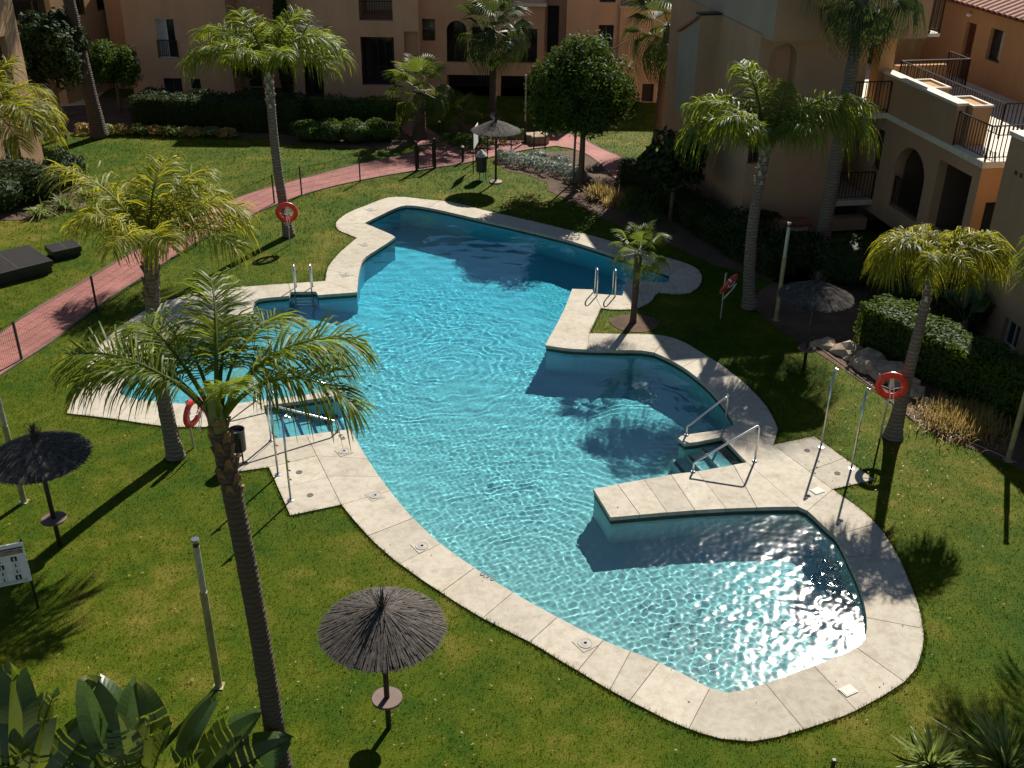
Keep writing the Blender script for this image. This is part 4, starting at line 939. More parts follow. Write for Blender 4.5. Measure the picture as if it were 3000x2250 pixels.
# low wing at the far left with sloping tiled cap
br.scale = (1.04, 1.04, 1.04)
facade(br, 'front', 3.6, -3.63, -2.9, 3.5, 7.1, [], PALE, 'side_wing')
_m = MB(); _m.add([(-3.63, 3.6, 3.5), (-3.63, 5.6, 3.5), (-3.63, 5.6, 6.2), (-3.63, 3.6, 7.02)], [(0, 1, 2, 3)]); _m.build('side_wing', M['stucco_grey'], br)
_m = MB(); _m.box(-3.63, -2.91, 3.61, 5.6, 3.4, 3.5); _m.build('soffit', M['stucco_orange'], br)
_m = MB(); _m.box(-3.68, -2.91, 3.52, 3.95, 7.1, 7.16); _m.build('wall_cap', M['iron'], br)
_m = MB(); _m.add([(-3.74, 3.7, 6.98), (-3.5, 3.7, 7.02), (-3.5, 5.7, 6.22), (-3.74, 5.7, 6.18), (-3.74, 3.7, 7.06), (-3.5, 3.7, 7.10), (-3.5, 5.7, 6.30), (-3.74, 5.7, 6.26)], [(0,1,2,3),(4,7,6,5),(0,4,5,1),(1,5,6,2),(2,6,7,3),(3,7,4,0)]); _m.build('tiled_cap', M['terracotta'], br)
_m = MB(); _m.box(-3.6, -3.3, 3.65, 3.95, .2, 3.4); _m.build('pillar', M['stucco_orange'], br)
# planter at the foot of the front wall
_m = MB(); _m.box(-2.85, -1.5, -.62, -.01, -.05, 1.15); _m.build('planter', M['stucco_pale'], br)
_m = MB(); _m.box(-1.42, -.7, -.62, -.05, -.05, 1.0); _m.build('meter_cupboard', M['cap'], br)
_m = MB(); _m.box(-1.5, -.62, -.72, -.03, 1.0, 1.1); _m.build('meter_cupboard_top', M['terracotta'], br)
_m = MB(); _m.box(-1.3, -.95, -.64, -.625, .12, .86); _m.build('meter_door', M['white'], br)
# loggia between the front and the wing, with walkway at the upper floor
_m = MB(); _m.box(.13, 1.63, -.3, 6, 4.42, 4.6); _m.build('walkway_floor', M['cap'], br)
_m = MB(); _m.box(.13, 1.63, -.3, 3, 1.5, 1.68); _m.build('walkway_floor', M['floor_tile'], br)
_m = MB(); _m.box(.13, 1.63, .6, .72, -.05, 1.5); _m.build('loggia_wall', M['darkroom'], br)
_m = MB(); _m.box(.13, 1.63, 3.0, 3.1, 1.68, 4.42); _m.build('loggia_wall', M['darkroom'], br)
_m = MB(); _m.box(.55, .85, .1, .4, 4.6, 7.05); _m.build('pillar', M['stucco_orange'], br)
_m = MB(); _m.box(1.45, 1.95, .45, .95, 4.6, 7.05); _m.build('pillar', M['stucco_orange'], br)
railing(br, [(.15, -.26, 4.6), (1.6, -.26, 4.6)], 1.0); railing(br, [(.2, 2.2, 4.6), (1.6, 2.2, 4.6)], 1.0)
railing(br, [(.15, -.26, 1.68), (1.6, -.26, 1.68)], .95)
_m = MB(); _m.box(.2, 1.6, -.26, .25, .6, 1.0); _m.build('planter', M['stucco_pale'], br)
# wing towards the camera
facade(br, 'left', 1.64, -5.85, 3, -.05, 4.42, [
  W(-3.13, -1.30, 1.85, 3.95, arch=True, d=.35, t='loggia', back=1.7, rail=.95), W(-5.48, -3.72, 1.95, 4.06, d=.3, t='loggia', back=1.7),
  W(-.35, .28, 2.65, 4.0, d=.2, panes=1), W(-2.9, .9, .0, 1.22, d=.5, t='dark', back=2.4), W(-4.1, -3.3, .0, 1.15, d=.4, t='dark', back=1.5), W(-5.6, -4.6, .0, 1.15, d=.4, t='dark', back=1.5)], PALE)
facade(br, 'left', 1.64, -4.05, .4, 4.42, 5.72, [], PALE, 'parapet'); facade(br, 'front', -4.05, 1.64, 1.94, 4.42, 5.72, [], PALE, 'parapet')
facade(br, 'right', 1.94, -4.05, .4, 4.6, 5.72, [], 'stucco_orange', 'parapet')
_m = MB(); _m.box(1.60, 1.98, -4.09, .42, 5.72, 5.80); _m.build('parapet_cap', M['cap'], br)
facade(br, 'front', -5.85, 1.64, 7.2, -.05, 4.42, [W(2.0, 2.9, 1.7, 3.4, d=.2, panes=1), W(2.0, 2.9, .0, 1.1, d=.2, t='dark')], 'stucco_orange')  # orange here puts warm bounced light into the wall colour
_m = MB(); _m.box(1.60, 7.2, -5.9, 9, 4.42, 4.6); _m.build('terrace_floor', M['cap'], br)
railing(br, [(1.70, -4.15, 4.6), (1.70, -5.8, 4.6), (7.0, -5.8, 4.6)], .98, .13)
for y in (-2.0, -4.3):
    _m = MB(); _m.box(1.99, 2.6, y, y+1.15, 4.6, 5.72); _m.build('planter', M['stucco_orange'], br, bevel=.01)
    _m = MB(); _m.box(1.96, 2.63, y-.03, y+.06, 5.725, 5.78); _m.box(1.96, 2.63, y+1.09, y+1.18, 5.725, 5.78); _m.box(1.96, 2.05, y+.06, y+1.09, 5.725, 5.78); _m.box(2.54, 2.63, y+.06, y+1.09, 5.725, 5.78); _m.build('planter_rim', M['cap'], br)
railing(br, [(2.72, 1.3, 4.9), (2.72, -4.7, 4.9), (7.0, -4.7, 4.9)], 1.0, .13); railing(br, [(2.72, 1.3, 4.9), (5.2, 1.3, 4.9)], 1.0, .13)
railing(br, [(5.2, 1.3, 4.9), (5.2, 2.6, 4.9)], 1.0, .13)
_m = MB(); _m.box(3.2, 5.1, 2.4, 2.6, 4.6, 5.5); _m.build('low_wall', M['stucco_orange'], br)
facade(br, 'left', 6.8, -6, 8.5, 4.6, 7.2, [W(3.8, 4.43, 4.6, 6.57, d=.14, t='dark', bm='door'), W(2.06, 2.9, 5.55, 6.62, d=.18, panes=2, curtain=True)], 'stucco_orange', 'terrace_wall')
facade(br, 'front', 7.0, 2.2, 6.8, 4.6, 7.2, [W(4.2, 5.0, 4.6, 6.5, d=.1, t='dark')], 'stucco_orange', 'terrace_wall')
_m = MB(); _m.tube([(6.76, 3.9, 5.5), (6.70, 3.9, 5.5), (6.70, 3.98, 5.5)], .015, 6); _m.build('door_handle', M['steel'], br)
_m = MB(); _m.lathe([(.02, 0), (.09, .03), (.1, .09), (.06, .14)], 12, 6.72, 4.28); _m.build('wall_lamp', M['white'], br, (0, 0, 6.75))
# tiled roof over the terrace wall: rows of barrel tiles
rt = MB(); nrow = 44
for k in range(nrow):
    y0 = -6.0+k*.33
    for j in range(6):
        a0_, a1_ = math.pi*j/6, math.pi*(j+1)/6
        rt.quad((6.45, y0+.16-.15*math.cos(a0_), 7.16+.09*math.sin(a0_)), (6.45, y0+.16-.15*math.cos(a1_), 7.16+.09*math.sin(a1_)), (10.5, y0+.16-.15*math.cos(a1_), 8.6+.09*math.sin(a1_)), (10.5, y0+.16-.15*math.cos(a0_), 8.6+.09*math.sin(a0_)))
rt.add([(6.45, -6, 7.14), (10.5, -6, 8.58), (10.5, 8.5, 8.58), (6.45, 8.5, 7.14)], [(0, 1, 2, 3)])
rt.build('roof', M['terracotta'], br, kind='stuff')

facade(br, 'back', 9, -2.9, 10.5, -.05, 8.3, [])
# ---------------- nearest building edge on the right
b3 = empty('apartment_block', (10.43+math.cos(TH)*1.75+math.sin(TH)*6.63, 34.48+math.sin(TH)*1.75-math.cos(TH)*6.63, 0), TH, 'plain tan building wall with small vents at the right edge of the picture', 'building', 'apartment buildings round the garden')
facade(b3, 'left', 0, -11, 0, -.05, 5.55, [W(-2.3, -1.58, .12, .92, d=.2, panes=2, frame='alum'), W(-3.1, -2.4, 1.9, 3.0, d=.2, panes=1, sill=True), W(-.62, -.47, 4.62, 4.74, d=.1, t='dark'), W(-.85, -.7, 4.62, 4.74, d=.1, t='dark'), W(-1.08, -.93, 4.62, 4.74, d=.1, t='dark')], PALE)
facade(b3, 'back', 0, 0, 6, -.05, 5.55, [], PALE); facade(b3, 'front', -11, 0, 6, -.05, 5.55, [], PALE)
slab_roof(b3, 0, 6, -11, 0, 5.55)

# ---------------- buildings on the left
TL = R(-15)
bl = empty('apartment_block', (-19.19, 42.23, 0), R(-6), 'sunlit pale stucco building with railed terrace door at the left edge', 'building', 'apartment buildings round the garden')
facade(bl, 'right', 0, -9, 0, -.05, 8.2, [W(-2.6, -1.55, .55, 1.85, d=.2, panes=2, frame='alum', sill=True), W(-2.5, -.98, 2.6, 5.45, d=.25, t='loggia', back=1.5, rail=.9), W(-6.6, -4.5, .55, 2.4, d=.2)], PALE)
facade(bl, 'front', -9, -8, 0, -.05, 8.2, [W(-4, -2.6, 3.4, 5, d=.2)], PALE); facade(bl, 'back', 0, -8, 0, -.05, 8.2, [], PALE)
slab_roof(bl, -8, 0, -9, 0, 8.2)
b5 = empty('apartment_block', (-22.3, 53.0, 0), TL, 'sunlit orange building with iron balconies seen behind the dark tree at top left', 'building', 'apartment buildings round the garden')
facade(b5, 'front', 0, -9, 0, -.05, 8.0, [W(-2.4, -.3, 3.9, 6.4, d=.25, t='loggia', back=1.6, bm='stucco_orange', rail=.95), W(-2.4, -.3, .7, 3.0, d=.25, t='loggia', back=1.6, rail=.95), W(-5.2, -3.4, 3.9, 6.2, d=.25, t='loggia', back=1.5, rail=.95)], 'stucco_orange')
facade(b5, 'right', 0, 0, 8, -.05, 8.0, [W(1.0, 2.6, 3.9, 6.4, d=.25, t='loggia', back=1.5, bm='stucco_orange', rail=.95), W(3.6, 5.2, 3.9, 6.2, d=.25, t='loggia', back=1.5, rail=.95), W(1.0, 2.6, .7, 3.0, d=.25, t='dark')], 'stucco_orange')
slab_roof(b5, -9, 0, 0, 8, 8.0)

# ================================================================== TREES AND PLANTS
GP = 'palm trees round the pool'
palm('queen_palm', (-3.48, 11.47), (-3.70, 11.50, 6.1), .155, .125,
     [(174,'rise',1.15),(156,'mid',1.15),(190,'rise',1.0),(136,'rise',1.1),(112,'up',1.1),(86,'rise',1.0),(60,'rise',1.05),(36,'mid',1.1),(14,'rise',1.2),(-8,'mid',1.1),(-60,'up',.75),(112,'rise',.9)],
     1.9, 'tall queen palm with bare ringed trunk in the left foreground', 'palm', 'trunk_brown', (.05, 0), longp=True, seed=1)
palm('queen_palm', (-7.65, 20.42), (-7.50, 20.42, 4.75), .17, .15,
     [(172,'up',1.1),(150,'mid',.95),(140,'mid',1.0),(115,'rise',1.0),(85,'up',1.0),(60,'rise',1.0),(30,'mid',1.0),(5,'rise',1.05),(-15,'mid',.95),(-50,'rise',.8),(-95,'rise',.75),(-125,'up',.8),(100,'mid',.9),(40,'up',.95)],
     2.4, 'queen palm with shaggy brown crown base standing behind the foreground palm', 'palm_yellow', 'trunk', (-.12, 0), bootmat='boot', seed=2)
palm('queen_palm', (-7.81, 34.79), (-7.98, 34.79, 5.35), .17, .13,
     [(180,'mid',1.1),(165,'rise',1.1),(198,'mid',1.0),(145,'rise',1.0),(15,'mid',1.1),(-5,'rise',1.1),(-20,'mid',1.0),(38,'rise',1.0),(90,'rise',1.0),(120,'up',1.0),(65,'up',1.0),(-60,'rise',.85),(-120,'rise',.8),(215,'rise',.9)],
     2.7, 'tall palm with whitish crown base beside the far red lifebuoy', 'palm', 'trunk', (-.1, 0), bootmat='boot_grey', seed=3)
palm('tall_palm', (-18.68, 47.09), (-19.3, 47.3, 10.5), .30, .20,
     [(a, k, 1.0) for a, k in ((0,'arch'),(40,'mid'),(80,'arch'),(120,'mid'),(160,'arch'),(200,'mid'),(240,'arch'),(280,'mid'),(320,'arch'),(20,'up'),(140,'up'),(260,'up'))],
     3.0, 'bare tall palm trunk at the top left in front of the dark tree', 'palm', 'trunk_brown', seed=4, flare=1.5)
palm('queen_palm', (7.1, 29.15), (7.02, 29.15, 4.75), .18, .135,
     [(182,'mid',1.05),(165,'rise',1.05),(140,'rise',1.0),(102,'up',1.15),(75,'up',.9),(28,'rise',1.0),(5,'mid',1.3),(-8,'rise',1.25),(-60,'rise',.75),(210,'rise',.9),(-125,'rise',.7)],
     2.55, 'leaning palm with scarred grey trunk between the shaded lifebuoy and the tan building', 'palm', 'trunk', (-.15, 0), bootmat='boot_grey', dense=True, seed=5)
palm('queen_palm', (9.1, 21.69), (9.22, 21.69, 4.2), .165, .095,
     [(180,'mop',1.05),(160,'mop',1.0),(200,'mop',1.0),(0,'mid',1.05),(18,'mop',1.1),(-20,'mop',1.05),(60,'mop',.9),(120,'mop',.95),(90,'rise',.8),(-65,'mop',.85),(-120,'mop',.85),(140,'mop',1.0),(5,'mop',1.25)],
     1.75, 'small palm with yellow mop-like crown beside the right-hand lifebuoy', 'palm_yellow', 'trunk', (.0, 0), bootmat='boot_grey', dense=True, seed=6, flare=1.6)
palm('queen_palm', (-17.3, 32.3), (-15.9, 32.0, 4.7), .22, .17,
     [(a, k, s) for a, k, s in ((0,'out',.95),(-25,'arch',.95),(20,'arch',.95),(-50,'out',.9),(45,'mid',.9),(-75,'arch',.9),(180,'arch',1),(210,'arch',1),(150,'mid',1),(100,'mid',.9),(-110,'arch',.9),(-10,'arch',.9),(70,'up',.9))],
     2.35, 'drooping bright palm fronds entering at the left edge above the lawn', 'palm_yellow', 'trunk', seed=7)
palm('queen_palm', (11.5, 18.0), (11.45, 18.0, 5.2), .2, .15,
     [(a, k, 1.0) for a, k in ((180,'mid'),(165,'rise'),(200,'mid'),(150,'mid'),(220,'rise'),(120,'rise'),(90,'mid'),(60,'rise'),(20,'mid'),(-20,'mid'),(-60,'mid'),(-100,'mid'),(250,'rise'))],
     2.3, 'palm beyond the right edge with only frond tips and shadow in view', 'palm', 'trunk', seed=16)
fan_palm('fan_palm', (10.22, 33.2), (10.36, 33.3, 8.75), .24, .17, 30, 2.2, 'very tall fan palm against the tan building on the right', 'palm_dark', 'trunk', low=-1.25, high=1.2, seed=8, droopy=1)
fan_palm('fan_palm', (3.5, 28.0), (3.52, 28.0, 2.15), .085, .11, 20, .95, 'young fan palm in a soil ring on the poolside lawn corner', 'fan', 'trunk_brown', low=-.75, high=1.35, seed=9, skirt=False)
fan_palm('fan_palm', (-4.34, 47.6), (-4.28, 47.6, 2.15), .30, .24, 22, 1.75, 'short bright fan palm growing beside the gate, before the far building', 'fan', 'trunk_brown', low=-.5, high=1.35, seed=10)
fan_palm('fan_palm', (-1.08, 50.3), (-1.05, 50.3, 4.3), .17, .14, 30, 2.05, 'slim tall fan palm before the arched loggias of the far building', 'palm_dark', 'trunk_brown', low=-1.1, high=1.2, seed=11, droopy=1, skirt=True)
fan_palm('fan_palm', (-2.47, 48.6), (-2.51, 48.6, .75), .16, .14, 16, 1.15, 'low fan palm in the shaded bed right of the gate', 'fan', 'trunk_brown', low=.0, high=1.3, seed=12)
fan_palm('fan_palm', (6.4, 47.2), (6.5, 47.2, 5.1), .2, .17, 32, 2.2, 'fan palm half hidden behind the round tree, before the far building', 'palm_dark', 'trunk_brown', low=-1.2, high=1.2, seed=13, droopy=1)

# round-headed tree with stake
def tree(name, base, cz, rad, n, size, label, mat='tree', trunk_r=.11, seed=0, lean=(0, 0), group='leafy trees', lobes=26, lump=.34):
    r = np.random.default_rng(seed+50); root = empty(name, (*base, 0), 0, label, 'tree', group); rx, ry, rz = rad
    m = MB(); m.tube([(0, 0, 0), (.02, 0, cz-rz*.75), (lean[0]*.5, lean[1]*.5, cz-rz*.2), (lean[0], lean[1], cz+rz*.4)], [trunk_r*1.3, trunk_r, trunk_r*.75, trunk_r*.25], 10)
    for k in range(9):
        a = k*2.4; h = cz-rz*.6+rz*.12*k; m.tube([(0, 0, h), (rx*.45*math.cos(a), ry*.45*math.sin(a), h+rz*.25), (rx*.8*math.cos(a), ry*.8*math.sin(a), h+rz*.4)], [trunk_r*.5, trunk_r*.3, trunk_r*.08], 6)
    m.build('trunk', M['bark'], root, smooth=True)
    # clumps spread over the crown volume
    c = unit(r.normal(0, 1, (lobes*4, 3))); c = c[np.argsort(-c[:, 2])][:lobes*3]; c = c[r.permutation(len(c))][:lobes]
    cs = np.concatenate([c*r.uniform(.55, .82, (lobes, 1)), c[:lobes//3]*.3]); per = n//len(cs); PP = []; NN = []
    for q in cs:
        s = r.uniform(.7, 1.2)*lump; d = unit(r.normal(0, 1, (per, 3))); rad_ = r.uniform(.55, 1.05, per)[:, None]*s
        PP.append((q + d*rad_)*np.array([rx, ry, rz]) + np.array([lean[0], lean[1], cz])); NN.append(d + .6*q)
    P_ = np.concatenate(PP); V, F = leaf_geo(P_, np.concatenate(NN), size, r=r, aspect=.45)
    pobj('crown', npmesh('crown', V, F, M[mat]), root); return root
t = tree('round_tree', (2.61, 40.65), 3.62, (2.2, 2.1, 2.6), 36000, .15, 'dense round-headed green tree standing above the far end of the pool', seed=1, lobes=64, lump=.27)
sk = empty('tree_stake', (2.35, 41.2, 0), 0, 'thin wooden stake beside the trunk of the round tree', 'stake'); _m = MB(); _m.tube([(0, 0, -.1), (.02, 0, 2.3)], .045, 8); _m.build('stake', M['wood'], sk)
_m = MB(); _m.tube([(.0, 0, 1.7), (.15, -.3, 1.68), (.25, -.5, 1.7)], .012, 5); _m.build('tie', M['hose'], sk)
tree('dark_tree', (-20.2, 46.8), 3.4, (2.0, 1.9, 2.4), 15000, .22, 'dark glossy broad-leaved tree between the two buildings at top left', 'hedge_dark', .12, seed=2)
tree('shrub_tree', (-19.2, 51.5), 2.0, (1.5, 1.5, 1.5), 7000, .17, 'sunlit small tree beside the walkway at top left', 'hedge', .08, seed=3)
tree('rubber_tree', (5.7, 36.9), 2.0, (1.25, 1.2, 1.45), 2600, .30, 'dark large-leaved tree at the corner of the tan building', 'hedge_dark', .07, seed=4)
tree('small_tree', (-13.2, 53.0), 2.0, (.95, .9, 1.25), 3200, .16, 'small tree against the far left block, seen behind the palm crown', 'tree', .07, seed=5)
# cypress in the gap
r_ = np.random.default_rng(9); cy = empty('cypress_tree', (-11.55, 54.1, 0), 0, 'narrow dark cypress standing in the gap of the far building', 'tree'); z = r_.uniform(.1, 5.6, 5200); a = r_.uniform(0, 6.28, 5200); rr = .42*np.sin(np.pi*np.clip(z/5.9, .04, 1))**.6*r_.uniform(.7, 1.05, 5200)
V, F = leaf_geo(np.stack([np.cos(a)*rr, np.sin(a)*rr, z], 1), np.stack([np.cos(a), np.sin(a), .6+0*a], 1), .16, r=r_); pobj('crown', npmesh('crown', V, F, M['hedge_dark']), cy); _m = MB(); _m.tube([(0, 0, 0), (0, 0, 4.8)], [.07, .02], 6); _m.build('trunk', M['bark'], cy)
# distant trees and sunny field behind the far left corner
for k, (x, y, h) in enumerate(((-49, 106, 11), (-44, 100, 9), (-38.5, 104, 10), (-33.5, 101, 9.5), (-29, 106, 10.5))):
    tree('distant_tree', (x, y), h*.55, (3.6, 3.2, h*.48), 5200, .5, ('leftmost', 'second from left', 'middle', 'fourth from left', 'rightmost')[k] + ' of the dark trees beyond the sunny field at top left', 'hedge_dark', .2, seed=20+k, group='trees beyond the field')

# hedges and shrubs
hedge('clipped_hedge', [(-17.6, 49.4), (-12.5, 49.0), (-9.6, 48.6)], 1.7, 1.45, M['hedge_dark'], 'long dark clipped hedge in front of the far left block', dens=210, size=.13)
hedge('clipped_hedge', [(-9.6, 49.6), (-5.4, 49.4)], 1.3, 1.25, M['hedge'], 'shorter hedge left of the gate before the far building', dens=230, size=.12)
hedge('clipped_hedge', [(10.0, 26.9), (11.0, 25.2), (12.0, 23.7), (13.6, 21.6), (15.0, 19.8)], 1.15, 1.35, M['hedge'], 'clipped green hedge running along the building on the right', dens=420, size=.11)
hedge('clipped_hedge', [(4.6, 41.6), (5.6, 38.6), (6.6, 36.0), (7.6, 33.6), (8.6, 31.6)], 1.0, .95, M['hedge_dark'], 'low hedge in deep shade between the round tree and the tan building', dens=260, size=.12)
for k, (x, y, s) in enumerate(((-9.2, 46.9, .8), (-8.2, 46.8, .85), (-7.1, 46.8, .9), (-6.0, 47.1, .85))):
    bush('clipped_bush', (x, y, 0), (s, .62, .55), M['hedge'], ('first', 'second', 'third', 'fourth')[k] + ' from the left of the sunlit bushes below the shaded hedge', n=1700, size=.12, seed=k, group='sunlit bushes by the far lawn')
rl = random.Random(3)
for k in range(9):
    x = -19.5+k*.82; bush('low_shrub', (x, 47.75-.06*k+rl.uniform(-.1, .1), 0), (.5, .35, .26), M['yucca'] if k % 2 else M['straw'], ('1st', '2nd', '3rd', '4th', '5th', '6th', '7th', '8th', '9th')[k] + ' from the left of the pale low shrubs edging the far lawn', n=260, size=.16, seed=30+k, group='low shrubs along the far lawn', core=False)
for k, (x, y, s) in enumerate(((-17.9, 38.5, 1.1), (-18.9, 37.2, 1.2), (-17.6, 40.2, .9), (-19.4, 39.6, 1.2))):
    bush('dark_shrub', (x, y, 0), (s, s, .75), M['hedge_dark'], ('nearest to the lawn', 'lowest in the picture', 'farthest back', 'against the wall')[k] + ' of the dark shrubs by the sunlit building on the left', n=1500, size=.13, seed=50+k, group='dark shrubs on the left')
for k, (x, y) in enumerate(((-16.6, 37.4), (-16.2, 38.8), (-17.2, 36.6))):
    blades_clump('strappy_plant', (x, y, 0), 70, .9, M['yucca'], ('upper', 'middle', 'lower')[k] + ' strappy pale plant between the dark shrubs and the left lawn', 'plant', 'strappy plants on the left', .03, .7, .8, k)
for k, (x, y, s) in enumerate(sorted(((.2, 43.6, .55), (.9, 43.2, .6), (1.5, 42.6, .65), (1.0, 44.2, .5), (2.2, 42.2, .55), (1.9, 43.5, .5), (2.5, 41.5, .45), (-.4, 44.2, .45)), key=lambda q: math.dist(q[:2], (-.75, 41.17)))):
    bush('silver_shrub', (x, y, 0), (s, s, .26), M['silver'], ('1st', '2nd', '3rd', '4th', '5th', '6th', '7th', '8th')[k] + ' counting from the far umbrella of the silvery shrubs left of the round tree', n=700, size=.10, seed=70+k, group='silvery shrubs in the tree bed', core=False)
for k, (x, y, s) in enumerate(((3.3, 39.4, 1.0), (3.9, 38.6, .8))):
    blades_clump('dry_grass_tuft', (x, y, 0), 420, .75*s, M['straw'], ('large golden grass tuft at the foot of the round tree', 'smaller golden grass tuft below the round tree, nearer the pool')[k], 'grass tuft', None, .016, 1.0, .7, 10+k, .22)
blades_clump('dry_grass_tuft', (10.95, 22.35, 0), 2200, .55, M['straw'], 'wide golden dry grass clump in the bed by the right-hand hedge', 'grass tuft', None, .009, 1.05, .9, 15, .40)
for k, (x, y, s) in enumerate(((4.2, 37.2, .4), (4.9, 36.5, .45), (4.6, 38.6, .5), (5.2, 37.8, .5))):
    bush('low_shrub', (x, y, 0), (s, s, .4), M['hedge'], ('small green shrub nearest the pool in the tree bed', 'small green shrub at the shaded edge of the tree bed', 'low green shrub behind the golden tuft', 'low green shrub in front of the dark hedge')[k], n=420, size=.11, seed=90+k, core=False)
for k, (x, y) in enumerate(((-1.9, 45.9), (-1.2, 46.6), (-.3, 47.3), (-2.6, 46.4))):
    bush('ground_cover', (x, y, 0), (.75, .5, .35), M['hedge'], ('nearest the path', 'in the middle', 'farthest right', 'nearest the gate')[k] + ' of the green shrubs in the bed beyond the path', n=700, size=.12, seed=110+k, group='shrubs beyond the path', core=False)
for k, (x, y, s, h) in enumerate(((7.9, 33.9, 1.0, .8), (9.2, 32.5, .9, .7), (10.6, 31.2, 1.2, .9), (12.0, 29.6, 1.1, .9), (13.0, 27.9, .9, .8))):
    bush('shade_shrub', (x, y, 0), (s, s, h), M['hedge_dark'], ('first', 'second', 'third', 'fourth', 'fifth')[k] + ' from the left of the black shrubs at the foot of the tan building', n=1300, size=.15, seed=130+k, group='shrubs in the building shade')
_pl = np.random.default_rng(4)
bush('planter_shrub', (1.04*(10.43-2.2*math.cos(TH)+.3*math.sin(TH)), 1.04*(34.48-2.2*math.sin(TH)-.3*math.cos(TH)), .65), (.62, .28, .2), M['hedge_dark'], 'dark plants in the wall planter of the tan building', n=420, size=.12, seed=140, core=False)

# broad-leaved plants (bird-of-paradise trees)
def broad_leaf(name, seed, tear=5, fold=.35):
    r = random.Random(seed); m = MB(); n = 22; cuts = sorted(r.uniform(.15, .95) for _ in range(tear))
    for side in (-1, 1):
        cs = [c + r.uniform(-.03, .03) for c in cuts]
        def wdt(s): return .235*math.sin(math.pi*min(1, max(0, s))**.8)**.62
        seg = [0] + cs + [1]
        for i in range(len(seg)-1):
            a, b = seg[i]+(.012 if i else 0), seg[i+1]-(.012 if i < len(seg)-2 else 0)
            if b-a < .01: continue
            k = max(2, int((b-a)*n)); dz = r.uniform(-.05, .03); rows = []
            for j in range(k+1):
                s = a+(b-a)*j/k; x = .30+.70*s; mid = Vector((x, 0, -.16*s*s)); w = wdt(s); sk_ = .06*(s-a)
                rows.append((mid, Vector((x+.03+sk_, side*w*.55, mid.z+fold*w*.55)), Vector((x+.07+sk_, side*w, mid.z+fold*w*.75+dz-.04*w))))
            for j in range(k):
                p, q = rows[j], rows[j+1]; m.add([p[0], p[1], q[1], q[0], p[2], q[2]], [(0, 1, 2, 3), (1, 4, 5, 2)])
    m.tube([(0, 0, -.02), (.3, 0, -.004), (.65, 0, -.05), (1, 0, -.165)], [.022, .016, .01, .003], 6)
    return m.mesh(name, M['banana'])
BL = [broad_leaf('broad_leaf', 3, 4), broad_leaf('broad_leaf', 8, 8), broad_leaf('broad_leaf', 15, 2), broad_leaf('broad_leaf', 21, 12)]
def broad_plant(name, loc, leaves, L, label, group=None, stem=.8, seed=0):
    r = random.Random(seed); root = empty(name, loc, 0, label, 'plant', group)
    m = MB()
    for k in range(3): m.tube([(r.uniform(-.15, .15), r.uniform(-.15, .15), 0), (r.uniform(-.1, .1), r.uniform(-.1, .1), stem)], [.10, .07], 8)
    m.build('stem', M['bark'], root)
    for az, el, s, v, dx, dy, dz in leaves:
        pobj('leaf', BL[v], root, (dx, dy, stem+dz), (R(r.uniform(-35, 35)), -R(el), R(az)), L*s)
    return root
broad_plant('bird_of_paradise', (-5.15, 10.4, 0), [(100,58,1.2,0,0,0,.2),(66,50,1.1,2,.25,.1,.2),(42,40,1.15,0,.4,.1,.15),(125,58,1.25,2,-.2,.1,.3),(140,50,.9,1,-.3,0,.1),(22,28,1.2,0,.45,.0,.2),(4,16,1.2,1,.5,-.05,.15),(60,70,.8,3,.1,-.1,.5),(88,72,.9,1,0,-.15,.4),(160,40,1.0,0,-.4,-.1,.1),(-20,40,.9,2,.4,-.2,.3),(115,75,.85,3,-.1,-.1,.5),(30,60,.75,3,.3,-.2,.4)], 1.4, 'big-leaved bird-of-paradise plant in the bottom left corner, right clump', 'bird-of-paradise plants in the corner', .22, 1)
broad_plant('bird_of_paradise', (-7.0, 10.2, 0), [(95,70,1.2,2,0,.1,.2),(70,65,1.0,1,.2,0,.3),(120,65,1.15,0,-.2,.1,.2),(40,50,.95,0,.3,0,.2),(150,50,.9,2,-.3,0,.1),(10,35,.85,3,.3,-.1,.2),(85,55,.9,0,0,-.1,.0),(175,40,.9,1,-.3,-.1,.2)], 1.65, 'big-leaved bird-of-paradise plant in the bottom left corner, left clump', 'bird-of-paradise plants in the corner', .25, 2)
broad_plant('broad_leaved_plant', (-20.6, 44.6, 0), [(20,50,1,0,0,0,0),(-30,45,1.1,1,.1,0,.1),(70,55,1,0,0,.1,0),(-70,40,.9,1,0,0,0),(110,50,.9,2,0,0,0),(-5,25,1.1,1,.1,-.1,-.1),(150,40,.8,0,0,0,0)], 1.25, 'bright broad-leaved plant beside the sunlit corner at the left', None, .5, 3)
broad_plant('broad_leaved_plant', (12.6, 26.9, 0), [(100,60,1,0,0,0,0),(60,55,1.1,2,.1,0,.1),(130,50,.9,0,0,.1,0),(20,45,.9,2,0,0,0)], 1.0, 'broad green leaves sticking up behind the right-hand hedge', None, .7, 4)
for k, (x, y, s) in enumerate(((7.75, 11.65, .95), (6.6, 11.75, .6))):
    blades_clump('yucca', (x, y, 0), 90, 1.25*s, M['yucca'], ('spiky yellow-green yucca in the bottom right corner', 'smaller spiky yucca left of the corner one')[k], 'plant', None, .03, .85, .25, 40+k, .05)

